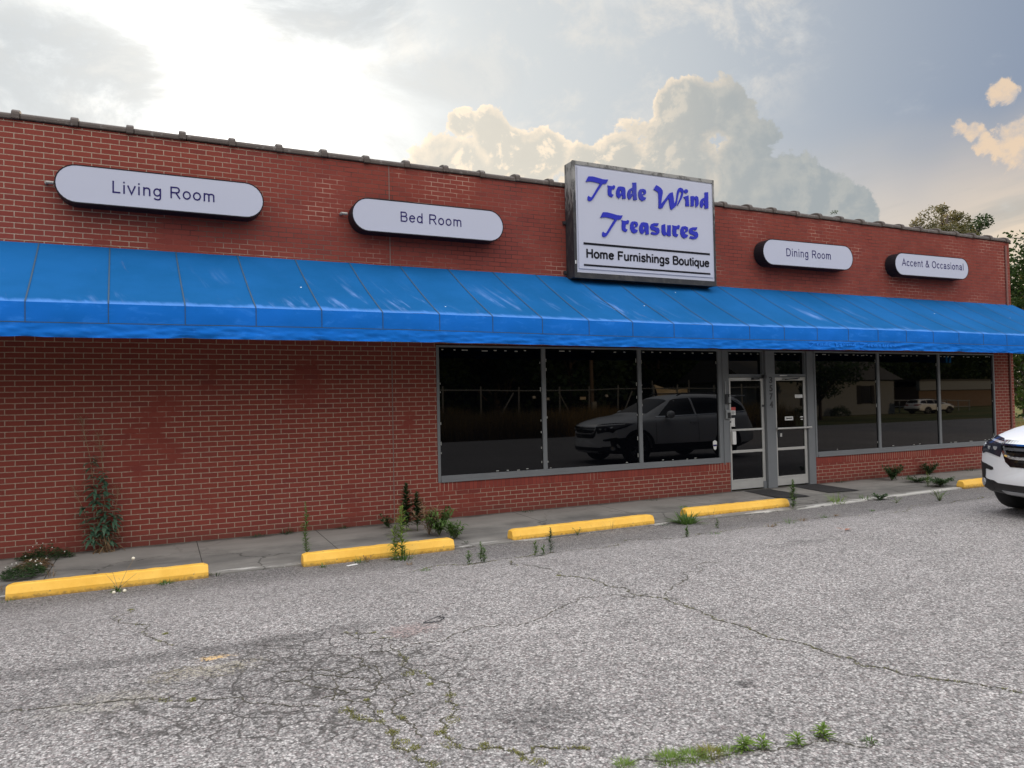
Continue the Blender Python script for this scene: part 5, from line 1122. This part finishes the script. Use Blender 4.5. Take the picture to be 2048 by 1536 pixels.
horseweed(3.17, -.80, 0, .54, 'shorter dark horseweed leaning right behind the second wheel stop', 38, 'weed_dark', lean=(.05, .02), L=.10, dens=1.9, bare=.15, w=.017, group=GB)
broad(3.20, -1.18, 0, .46, .26, 'dry brown leaning weed clump behind the second wheel stop', 39, 'weed_dry', 260, .016, .12, 16, 'dry_weed', GB, 1)
broad(3.30, -1.30, 0, .36, .24, 'dense green bushy weed behind the right end of the second wheel stop', 40, 'weed_green', 620, .024, .085, 20, 'bushy_weed', GB)
broad(3.42, -1.55, -.02, .24, .22, 'small bushy weed closest to the right end of the second wheel stop', 41, 'weed_green', 420, .022, .075, 18, 'bushy_weed', GB)
broad(2.90, -.35, 0, .18, .26, 'low dark weed at the wall foot left of the tall horseweeds', 42, 'weed_dark', 140, .02, .07, 10, group=GB)
horseweed(2.47, -2.33, lotz(0, -2.33), .62, 'tall bright green horseweed in front of the second wheel stop', 43, 'weed_bright', L=.10, dens=1.0, w=.014, group=GW)
horseweed(2.41, -2.28, lotz(0, -2.28), .40, 'shorter bright green horseweed beside the tall one at the second wheel stop', 44, 'weed_bright', L=.08, dens=1.1, w=.012, group=GW)
tuft(2.47, -2.40, lotz(0, -2.4), .17, .2, 'arching leaf blades around the bright horseweed base', 45, 'weed_green', 26, .010, .8, group=GW)
tuft(2.01, -2.22, -.04, .10, .16, 'grass tuft at the middle of the second wheel stop', 46, 'weed_green', 42, .005, .8, group=GW)
broad(2.10, -2.24, -.04, .09, .1, 'little reddish dry weed beside the middle grass tuft of the second wheel stop', 47, 'weed_dry', 40, .010, .04, 5, 'dry_weed', GW, 1)
tuft(1.60, -2.26, -.04, .08, .07, 'small weed near the left end of the second wheel stop', 48, 'weed_green', 26, .006, .6, group=GW)
tuft(2.38, -3.42, lotz(0, -3.42), .045, .10, 'low flat grass in the seam in front of the tall bright horseweed', 49, 'weed_green', 46, .004, 1.0, group=GC)
tuft(2.40, -2.82, lotz(0, -2.82), .06, .10, 'pale dry grass between wheel stop and seam below the bright horseweed', 50, 'weed_dry', 30, .003, .8, group=GC)
for i, (x, y, h, lb) in enumerate([(2.89, -3.32, .15, 'shorter of two upright weeds right of the second wheel stop'), (3.03, -3.32, .23, 'taller of two upright weeds right of the second wheel stop'), (3.07, -3.30, .16, 'small weed leaning on the taller upright weed right of the second wheel stop'),
    (3.66, -3.34, .18, 'pale upright weed before the left end of the third wheel stop'), (3.76, -3.33, .12, 'short weed between two upright weeds before the third wheel stop'), (3.92, -3.20, .29, 'dark upright weed tallest before the third wheel stop')]):
    horseweed(x, y, lotz(x, y), h, lb, 60+i, 'weed_green' if i != 5 else 'weed_dark', L=.042, dens=1.8, w=.008, bare=.08, name='upright_weed', group=GC)
broad(4.95, -2.05, -.045, .13, .1, 'thin twiggy weed at the middle of the third wheel stop', 70, 'weed_green', 26, .010, .03, 6, 'twiggy_weed', GW)
tuft(5.46, -2.06, -.045, .24, .10, 'few tall dry stalks near the right end of the third wheel stop', 71, 'weed_dry', 9, .0022, .2, group=GW)
tuft(3.45, -1.86, -.04, .05, .12, 'low dark weed on the kerb between the second and third wheel stops', 72, 'weed_dark', 40, .006, .9, group=GW)
tuft(6.72, -2.10, -.045, .24, .26, 'big leafy weed tuft at the left end of the fourth wheel stop', 73, 'weed_green', 120, .017, .9, group=GW)
broad(7.15, -1.50, -.02, .16, .12, 'broad leaf weed behind the left end of the fourth wheel stop', 74, 'weed_green', 26, .035, .09, 4, group=GW)
tuft(7.25, -1.98, -.05, .30, .14, 'tall thin stalks rising over the left end of the fourth wheel stop', 75, 'weed_dry', 10, .0022, .2, group=GW)
tuft(6.35, -2.05, -.05, .05, .16, 'flat weed left of the leafy tuft at the fourth wheel stop', 751, 'weed_dark', 40, .006, 1.0, group=GW)
horseweed(5.75, -3.29, lotz(0, -3.29), .14, 'small upright weed in the seam left of the fourth wheel stop', 76, 'weed_green', L=.035, dens=2.0, name='upright_weed', group=GC)
horseweed(6.65, -2.80, lotz(0, -2.8), .14, 'thin small weed close to the fourth wheel stop', 77, 'weed_green', L=.030, dens=1.2, name='upright_weed', group=GC)
seamw = [(6.14, -3.35, .05, .15, 'flat grass on the seam left of the doors'), (7.10, -3.30, .09, .12, 'brownish grass on the seam before the fourth wheel stop'), (7.53, -3.20, .12, .12, 'tallest grass sprig on the seam before the fourth wheel stop'), (7.86, -3.12, .09, .08, 'narrow grass sprig on the seam below the right end of the fourth wheel stop'), (8.32, -3.06, .08, .07, 'reddish sprig on the seam before the left door mat'), (8.61, -3.02, .06, .06, 'tiny sprig on the seam before the left door mat'), (9.4, -2.98, .05, .08, 'tiny sprig on the seam before the right door mat')]
for i, (x, y, h, r_, lb) in enumerate(seamw): tuft(x, y, lotz(x, y), h, r_, lb, 80+i, 'weed_green' if i % 2 == 0 else 'weed_dry', 30, .004, .7, group=GC)
horseweed(8.97, -1.90, -.045, .47, 'leafy horseweed at the right end of the fourth wheel stop', 90, 'weed_green', L=.075, dens=1.5, w=.013, bare=.06, group=GW)
tuft(10.0, -1.85, -.04, .22, .28, 'pale spiky grass tuft on the kerb before the right door mat', 91, 'weed_bright', 60, .006, .8, group=GW)
tuft(10.73, -1.80, -.03, .12, .20, 'small spiky grass tuft on the kerb right of the door mats', 92, 'weed_green', 46, .006, .9, group=GW)
broad(10.90, -1.95, -.05, .10, .18, 'low dark glossy leafed weed below the kerb right of the door mats', 93, 'weed_dark', 90, .04, .07, 10, group=GW)
broad(13.25, -.40, 0, .32, .30, 'dark bushy weed at the wall below the middle right window', 94, 'weed_dark', 800, .022, .09, 26, 'bushy_weed', GB)
broad(14.75, -.16, 0, .26, .26, 'round dark weed at the wall below the rightmost window', 95, 'weed_dark', 620, .02, .08, 22, 'bushy_weed', GB)
broad(13.4, -.85, 0, .10, .45, 'sprawling weed along the walkway crack by the bushy wall weed', 96, 'weed_dark', 620, .018, .065, 26, 'sprawling_weed', GB)
broad(13.2, -1.45, 0, .14, .42, 'sprawling dark weed mat on the walkway left of the last wheel stop', 97, 'weed_dark', 900, .018, .07, 34, 'sprawling_weed', GB)
horseweed(12.93, -1.38, 0, .26, 'yellow topped weed standing in the sprawling weed mat', 98, 'weed_bright', L=.04, dens=1.3, name='yellow_weed', group=GB)
broad(11.30, -2.72, lotz(0, -2.72), .20, .22, 'wispy flowering weed in the lot left of the white suv', 99, 'weed_green', 150, .009, .04, 20, 'twiggy_weed', GC)
broad(10.7, -2.4, lotz(0, -2.4), .10, .2, 'small twiggy weed below the kerb left of the wispy one', 100, 'weed_dark', 40, .008, .03, 8, 'twiggy_weed', GC)
for i, (x, y, h, r_, lb) in enumerate([(1.56, -.06, .11, .18, 'dark weed at the wall above the second wheel stop left end'), (2.33, -.05, .07, .16, 'low weed at the wall above the second wheel stop middle'), (1.18, -.06, .05, .2, 'thin grass at the wall foot right of the tall spindly weed'), (12.2, -.05, .06, .25, 'thin dark grass at the wall foot under the first right window'), (16.2, -.10, .10, .35, 'dark grass at the wall foot nearest the building corner'), (5.2, -.05, .05, .3, 'thin grass at the wall foot under the left windows'), (7.6, -.05, .04, .35, 'sparse dark grass at the wall foot under the third left window')]):
    tuft(x, y, 0, h, r_, lb, 110+i, 'weed_dark', 60, .006, .9, group=GB)
# foreground cracks
fw = [('grass_tuft', 1.79, -7.76, .055, .07, 'bright grass tuft at the bottom edge of the view', 'weed_bright', 140), ('grass_tuft', 2.0, -7.80, .05, .12, 'bright flat grass clump in the bottom crack right of the edge tuft', 'weed_bright', 300), ('grass_tuft', 2.10, -7.83, .048, .11, 'second flat grass clump along the bottom crack', 'weed_bright', 260), ('grass_tuft', 2.19, -7.84, .048, .10, 'yellowing grass clump along the bottom crack', 'moss', 240), ('grass_tuft', 2.27, -7.87, .042, .07, 'last flat grass clump before the upright sprigs in the bottom crack', 'weed_bright', 160)]
for i, (nm, x, y, h, r_, lb, mt, n_) in enumerate(fw): tuft(x, y, lotz(x, y), h, r_, lb, 130+i, mt, n_, .0032, 1.1, group=GC)
for i, (x, y, h, lb) in enumerate([(2.35, -7.88, .065, 'widest leafy sprig in the bottom crack'), (2.43, -7.91, .062, 'slim leaning sprig in the bottom crack'), (2.59, -7.96, .060, 'small sprig standing alone toward the right of the bottom crack'), (2.75, -7.96, .068, 'tallest rosette sprig at the right of the bottom crack')]):
    horseweed(x, y, lotz(x, y), h, lb, 140+i, 'weed_bright', L=.042, dens=3.6 if i in (0, 3) else 2.4, w=.007, name='sprig', group=GC)
tuft(2.90, -8.09, lotz(0, -8.1), .04, .05, 'flat rosette weed rightmost in the foreground', 150, 'weed_green', 34, .005, 1.0, group=GC)
ms = MB(); ms.open = True; rg = random.Random(77)
def mosspt(x, y, r_, n_):
    for k in range(n_):
        a = rg.uniform(0, 6.283); q = r_*math.sqrt(rg.random()); X, Y = x+q*math.cos(a), y+q*math.sin(a); an = rg.uniform(0, 6.283); e = rg.uniform(.3, 1.4); L = rg.uniform(.006, .017)
        ms.blade((X, Y, lotz(X, Y)), (math.cos(an)*math.cos(e), math.sin(an)*math.cos(e), math.sin(e)), L, .003, .4, tone(rg))
for (x, y) in [(1.31,-6.97),(1.20,-7.07),(1.19,-7.21),(1.34,-7.29),(1.44,-7.49),(1.48,-7.55),(1.05,-7.16),(1.01,-7.08),(1.0,-6.96),(1.01,-6.7),(.99,-6.52),(1.3,-6.26),(1.36,-6.47),(1.41,-6.67),(.86,-6.59),(.9,-6.71),(1.07,-7.35),(.15,-6.06),(.02,-5.99),(1.09,-6.82),(-.22,-3.57),(.03,-4.69),(3.25,-4.58)]: mosspt(x, y, rg.uniform(.018, .045), rg.randint(40, 90))
for ci, k in ((0, .34), (12, .5), (2, .35), (4, .5), (8, .35)):
    j = CRJ[ci]
    for (x, y) in j[::2]:
        if rg.random() < k: mosspt(x, y, .018, 10)
for (a, b) in zip(CRJ[2][-40:], CRJ[2][-39:]): mosspt(a[0], a[1], .012, 9) if rg.random() < .5 else None
tag(ms.build('crack_moss', 'moss'), kind='stuff')
# litter
b = MB(); b.open = True; rgl = random.Random(5)
b.leaf((0, 0, .01), (1, .2, .1), .13, .05, .1); b.leaf((0, 0, .012), (-.8, .5, .25), .11, .045, .0); b.leaf((.02, 0, .015), (.4, -1, .3), .07, .03, .0)
tag(b.build('fallen_leaf', 'leaf_litter', loc=(7.23, -4.33, lotz(0, -4.33))), 'curled orange brown dead leaf on the open asphalt', 'leaf')
b = MB(); b.tube([(0, 0, .006), (.10, .03, .02), (.19, .10, .012)], .003, 5); b.tube([(.0, 0, .006), (.05, -.03, .008), (.12, -.03, .01), (.17, .02, .012), (.15, .07, .008)], .004, 5); tag(b.build('twig', 'steel_dark', loc=(1.70, -5.36, .15)), 'dark bent twig on the asphalt by the reddish stain', 'twig')
b = MB(); b.box(-.06, .06, -.02, .02, .004, .008); o = b.build('paper_scrap', 'paper', loc=(1.90, -2.36, lotz(0, -2.36))); o.rotation_euler = (0, 0, .3); tag(o, 'white paper scrap beside the second wheel stop', 'litter')
# ================================================================== trees
def make_tree(name, label, x, y, h, cr_, leafmat, seed, nclump=60, per=70, ls=0.22, base=0.3, squash=1.0, group=None, gaps=0.0):
    rg = random.Random(seed); t = thing(name, label, 'tree', (x, y, -0.15), rg.uniform(0, 6), group)
    tr_ = MB(); tr_.tube([(0, 0, 0), (.1*rg.gauss(0, 1), .1*rg.gauss(0, 1), h*.3), (.25*rg.gauss(0, 1), .2*rg.gauss(0, 1), h*.6), (.3*rg.gauss(0, 1), .3*rg.gauss(0, 1), h*.92)], .022*h, 9, .004*h)
    lf = MB(); lf.open = True; zc = h*(base+(1-base)/2); rz = h*(1-base)/2
    cl = []
    for i in range(nclump):
        th_ = rg.uniform(0, 6.283); u_ = rg.uniform(-1, 1); q = rg.uniform(.35, 1.0)**.6; s_ = math.sqrt(1-u_*u_)
        wob_ = 1+.28*mnoise.noise(Vector((math.cos(th_)*1.7+seed, math.sin(th_)*1.7, u_*2)))
        c = Vector((cr_*s_*math.cos(th_)*q*wob_, cr_*s_*math.sin(th_)*q*wob_, zc+rz*u_*q*wob_*squash)); cl.append(c)
        if i % 3 == 0: tr_.tube([(0, 0, max(h*base*.7, c.z-cr_*.7)), (c.x*.5, c.y*.5, c.z-cr_*.25), tuple(c)], .006*h, 5, .0015*h)
    for c in cl:
        cr2 = cr_*rg.uniform(.16, .34); tn = min(1, max(0, rg.gauss(.45, .22)))
        for k in range(per):
            v = Vector((rg.gauss(0, 1), rg.gauss(0, 1), rg.gauss(0, .75))).normalized()*cr2*rg.uniform(.3, 1.0)**.6; p_ = c+v
            a = Vector((rg.gauss(0, 1), rg.gauss(0, 1), rg.gauss(0, .7))).normalized(); b_ = a.orthogonal().normalized(); L = ls*rg.uniform(.6, 1.3); w_ = L*.32
            lf.mesh([p_, p_+a*L*.5+b_*w_, p_+a*L, p_+a*L*.5-b_*w_], [(0, 1, 2, 3)], min(1, max(0, tn+rg.gauss(0, .16))))
    tr_.build('trunk', 'bark', t, smooth=True); lf.build('crown', leafmat, t); return t
GT = 'trees beyond the right end of the store'
make_tree('tree', 'sunlit yellow green tree rising over the roof near the right corner', 40.9, 16.8, 13.1, 2.0, 'leaf_gold', 201, 90, 260, .15, .35, group=GT)
make_tree('tree', 'dark rounded tree just right of the yellow green one above the roof', 43.0, 16.4, 12.3, 1.9, 'leaf_mid', 202, 90, 240, .16, .3, group=GT)
make_tree('tree', 'low bushy tree crown peeping over the coping left of the yellow green tree', 38.6, 17.8, 11.3, 1.5, 'leaf_mid', 206, 50, 120, .15, .45, group=GT)
make_tree('tree', 'thin bare topped tree tip just above the roof right of the big sign', 36.4, 21.0, 13.0, 1.0, 'leaf_mid', 203, 20, 44, .12, .72, group=GT)
make_tree('tree', 'tall dark shaggy tree at the right edge beside the brick corner', 31.2, 6.4, 7.7, 2.7, 'leaf_dark', 204, 95, 110, .17, .10, group=GT)
make_tree('tree', 'airy gold topped tree behind the shaggy tree at the right edge', 36.8, 8.6, 9.0, 2.2, 'leaf_gold', 205, 44, 80, .18, .35, group=GT)
make_tree('tree', 'broad mid green tree lowest at the right edge under the awning end', 33.6, 7.2, 5.4, 2.6, 'leaf_mid', 207, 70, 90, .18, .04, group=GT)
tq = make_tree('tree', 'dark tree filling the gap far behind the shaggy tree', 45.0, 13.5, 9.6, 4.2, 'leaf_dark', 208, 80, 80, .26, .06, group=GT)
tq2 = dup_tree(tq); tq2.location = (50.0, 9.0, -.15); tq2.rotation_euler = (0, 0, 2.0); tq2['label'] = 'dark tree right of the gap at the far right edge'
for i, (x, y) in enumerate(((54, 20), (60, 16), (47, 24), (66, 22))):  # hidden trees added to cast shade on the mirrored house
    q_ = dup_tree(tq); q_.location = (x, y, -.15); q_.rotation_euler = (0, 0, i*1.3); q_['label'] = 'hidden tree added far behind the right end of the store to shade the white house'
b = MB(); b.tube([(38.0+18*(k/14), 11.5-4.0*k/14, 9.35+1.3*k/14-.5*math.sin(math.pi*k/14)) for k in range(15)], .022, 5)
tag(b.build('power_line', 'wire'), 'thin black power line crossing the sky at the right edge', 'power line')
# tall grass beside the store and across the lot
def field(name, x0, x1, y0, y1, n_, h0, h1, mats, seed, wbl=.02):
    rg = random.Random(seed); gb = [MB() for _ in mats]
    for g_ in gb: g_.open = True
    for i in range(n_):
        x, y = rg.uniform(x0, x1), rg.uniform(y0, y1); k = 0 if mnoise.noise(Vector((x*.22, y*.5, seed)))+rg.gauss(0, .25) > 0 else len(mats)-1
        a = rg.uniform(0, 6.283); e = rg.uniform(1.15, 1.55); hh = rg.uniform(h0, h1)*(1+.35*mnoise.noise(Vector((x*.35, y*.35, 3))))
        gb[k].blade((x, y, -.13), (math.cos(a)*math.cos(e), math.sin(a)*math.cos(e), math.sin(e)), hh, wbl*rg.uniform(.6, 1.4), rg.uniform(.1, .4), tone(rg))
    for g_, mt in zip(gb, mats): tag(g_.build(name, mt), kind='stuff')
field('meadow_grass', 20.5, 32, .5, 8.0, 9000, .35, .9, ['grass_green', 'grass_dry'], 301, .018)
field('roadside_grass', 52, 85, -20.5, -18.2, 9000, .7, 1.1, ['grass_dry', 'grass_green'], 303, .024)
field('tall_grass', 4, 31, -22.6, -18.3, 28000, 1.25, 1.85, ['grass_dry', 'grass_dry'], 302, .024)
# things behind the viewer, seen mirrored in the dark glass
fe = thing('wire_fence', 'old wire fence with leaning posts beyond the dry grass, mirrored in the left windows', 'fence', (0, -22.9, -.12))
r_ = MB(); fp_ = []; x = 4.0; rg = random.Random(8)
while x < 34: fp_.append((x, 2.42+rg.uniform(-.05, .1))); x += rg.uniform(1.5, 2.6)
for (x, z) in fp_:
    q = MB(); q.tube([(x, 0, 0), (x+rg.gauss(0, .04), 0, z+.2)], .04, 7); q.build('post', 'galvanised', fe)
r_.tube([(x, 0, z) for (x, z) in fp_], .028, 6); r_.build('top_rail', 'galvanised', fe)
for (x, dx_) in ((15.2, .9), (19.5, -.8), (22.6, .7)):
    q = MB(); q.tube([(x, .05, .9), (x+dx_, .05, 2.3)], .03, 6); q.build('brace', 'galvanised', fe)

for (x, z) in ((17.2, 2.0), (18.0, 1.9), (21.6, 2.0)): q = MB(); q.box(x, x+.16, .03, .05, z, z+.12); q.build('small_sign', 'paper', fe)
q = MB(); q.box(20.0, 20.35, .03, .05, 1.88, 2.02); q.build('small_sign', 'tarp', fe)
po = thing('utility_pole', 'short wooden utility pole behind the fence, mirrored in the middle left window', 'pole', (21.2, -23.6, -.12)); q = MB(); q.tube([(0, 0, 0), (0, 0, 4.1)], .12, 10, .10); q.build('pole', 'wood_pole', po)
q = MB(); q.box(-.14, .14, .1, .24, 1.2, 1.75); q.build('meter_box', 'galvanised', po)
ba = thing('tarp_banner', 'pale orange sunlit tarp hung between poles, mirrored above the suv roof', 'banner', (0, -23.0, 0)); q = MB(); n_ = 16; vs = []
for i in range(n_+1):
    u_ = i/n_
    for j in range(7):
        v_ = j/6; x = 24.9+2.35*u_+.22*v_*(1-u_); zt = 2.52-.30*math.sin(math.pi*u_*.8); zb = 1.86+.18*u_; vs.append((x, .05*math.sin(u_*9+v_*3), zt+(zb-zt)*v_))
q.mesh(vs, [(i*7+j, i*7+j+1, (i+1)*7+j+1, (i+1)*7+j) for i in range(n_) for j in range(6)]); q.open = True; q.build('cloth', 'tarp', ba, smooth=True)
for x in (24.8, 27.35): q = MB(); q.tube([(x, -.03, -.12), (x, -.03, 2.75)], .03, 7); q.build('pole', 'galvanised', ba)
ho = thing('white_house', 'white sided house with dark shuttered windows, mirrored in the door and right window', 'house', (0, 0, 0))
q = MB(); q.box(44, 62, -44, -36, -.2, 3.1); q.build('wall', 'siding_white_shaded', ho)
q = MB(); q.prism([(-44.6, 3.05), (-35.4, 3.05), (-40, 5.6)], 0, 43.5, 62.5); q.build('roof', 'roof_shingle', ho)
for x in (45.6, 50.5, 57.5):
    q = MB(); q.box(x, x+1.3, -36, -35.95, .9, 2.5); f_ = q.build('window', 'window_dark', ho)
    
    for xs_ in (x-.5, x+1.35): q = MB(); q.box(xs_, xs_+.45, -36, -35.94, .85, 2.55); q.build('shutter', 'car_black', f_)
for i, (x, r_) in enumerate(((44.6, .9), (48.6, .8), (53.5, .9))):
    rg = random.Random(i+400); t = thing('shrub', ('dark rounded shrub at the left of the white house front', 'dark shrub between two windows of the white house', 'dark shrub under the tree before the white house')[i], 'shrub', (x, -34.9, -.1), 0, 'shrubs before the white house'); lf = MB(); lf.open = True
    for k in range(900):
        v = Vector((rg.gauss(0, 1), rg.gauss(0, 1), abs(rg.gauss(0, 1)))).normalized()*r_*rg.uniform(.6, 1); a = Vector((rg.gauss(0, 1), rg.gauss(0, 1), rg.gauss(0, 1))).normalized(); bb = a.orthogonal().normalized()
        lf.mesh([v, v+a*.06+bb*.03, v+a*.13, v+a*.06-bb*.03], [(0, 1, 2, 3)], rg.random())
    lf.build('foliage', 'leaf_dark', t)
yt = make_tree('tree', 'dark round tree before the white house, mirrored in the first right window', 45.0, -29.5, 6.6, 3.2, 'leaf_dark', 220, 70, 70, .26, .30)
ra = thing('white_railing', 'white ramp railing beside the white house, mirrored in the right windows', 'railing', (0, -36.5, 0)); 
for z in (.55, 1.15): q = MB(); q.tube([(61.5, 0, z), (74, 0, z-.25)], .05, 6); q.build('rail', 'siding_white_shaded', ra)
for k in range(8): q = MB(); q.tube([(61.6+k*1.75, 0, -.1), (61.6+k*1.75, 0, 1.2-.03*k)], .05, 6); q.build('post', 'siding_white_shaded', ra)
sh_ = thing('roadside_shop', 'long low shop with white fascia and red end wall, mirrored in the last right window', 'building', (0, 0, 0))
q = MB(); q.box(88, 118, -62, -52, -.2, 2.6); q.build('wall', 'wood_pole', sh_); q = MB(); q.box(87.5, 112, -52, -51.5, 2.1, 3.3); q.build('fascia', 'siding_white_shaded', sh_)
q = MB(); q.box(110, 118.4, -52, -51.6, -.1, 2.3); q.build('wall', 'red_paint', sh_); q = MB(); q.box(87.5, 118.5, -62.4, -51.4, 3.3, 3.5); q.build('roof', 'roof_shingle', sh_)
# far wood behind the viewer: one dark leafy mass
wd = MB(); wd.open = True; rg = random.Random(55)
for i in range(60000):
    x = rg.uniform(-60, 230); top_ = 9+4.0*mnoise.noise(Vector((x*.11, 2, 0)))+2.0*mnoise.noise(Vector((x*.4, 7, 0))); z = rg.uniform(-.2, 1)**1*top_ if rg.random() < .8 else rg.uniform(.8, 1.05)*top_
    y = -60-max(0, (x-34))*.24+4*mnoise.noise(Vector((x*.2, z*.3, 1)))+rg.gauss(0, .8); p_ = Vector((x, y, z)); a = Vector((rg.gauss(0, 1), rg.gauss(0, .5), rg.gauss(0, 1))).normalized(); b_ = Vector((a.z, .3*rg.gauss(0, 1), -a.x)).normalized(); L = rg.uniform(.7, 1.7)
    wd.mesh([p_, p_+a*L*.5+b_*L*.4, p_+a*L, p_+a*L*.5-b_*L*.4], [(0, 1, 2, 3)], tone(rg))
tag(wd.build('distant_wood', 'leaf_dark'), kind='stuff')
# far tree belt behind the viewer
GB2 = 'trees across the field behind the viewer'
protos = [make_tree('tree', 'tree in the dark belt across the field, mirrored in the windows', -10+i*9, -46-i*3, 10+i, 4.6, ('leaf_dark', 'leaf_mid', 'leaf_dark')[i], 230+i, 60, 60, .45, .08, group=GB2) for i in range(3)]
rg = random.Random(99); k = 0
for x in range(-20, 190, 6):
    s_ = protos[k % 3]; c = dup_tree(s_); y = -44-rg.uniform(0, 10) - max(0, (x-34))*.22; c.location = (x+rg.uniform(-2, 2), y if not (36 < x < 64) else -52-rg.uniform(0, 5), -.15); c.rotation_euler = (0, 0, rg.uniform(0, 6)); sc_ = rg.uniform(.9, 1.35); c.scale = (sc_, sc_, sc_*rg.uniform(.9, 1.2)); k += 1
sc2 = dup_tree(suv); sc2.name = 'parked_car'; sc2['label'] = 'distant pale car parked before the roadside shop, mirrored in the middle right window'; sc2.location = (66.0, -33.5, -.12); sc2.scale = (.95, .95, .78); sc2.rotation_euler = (0, 0, R(185))
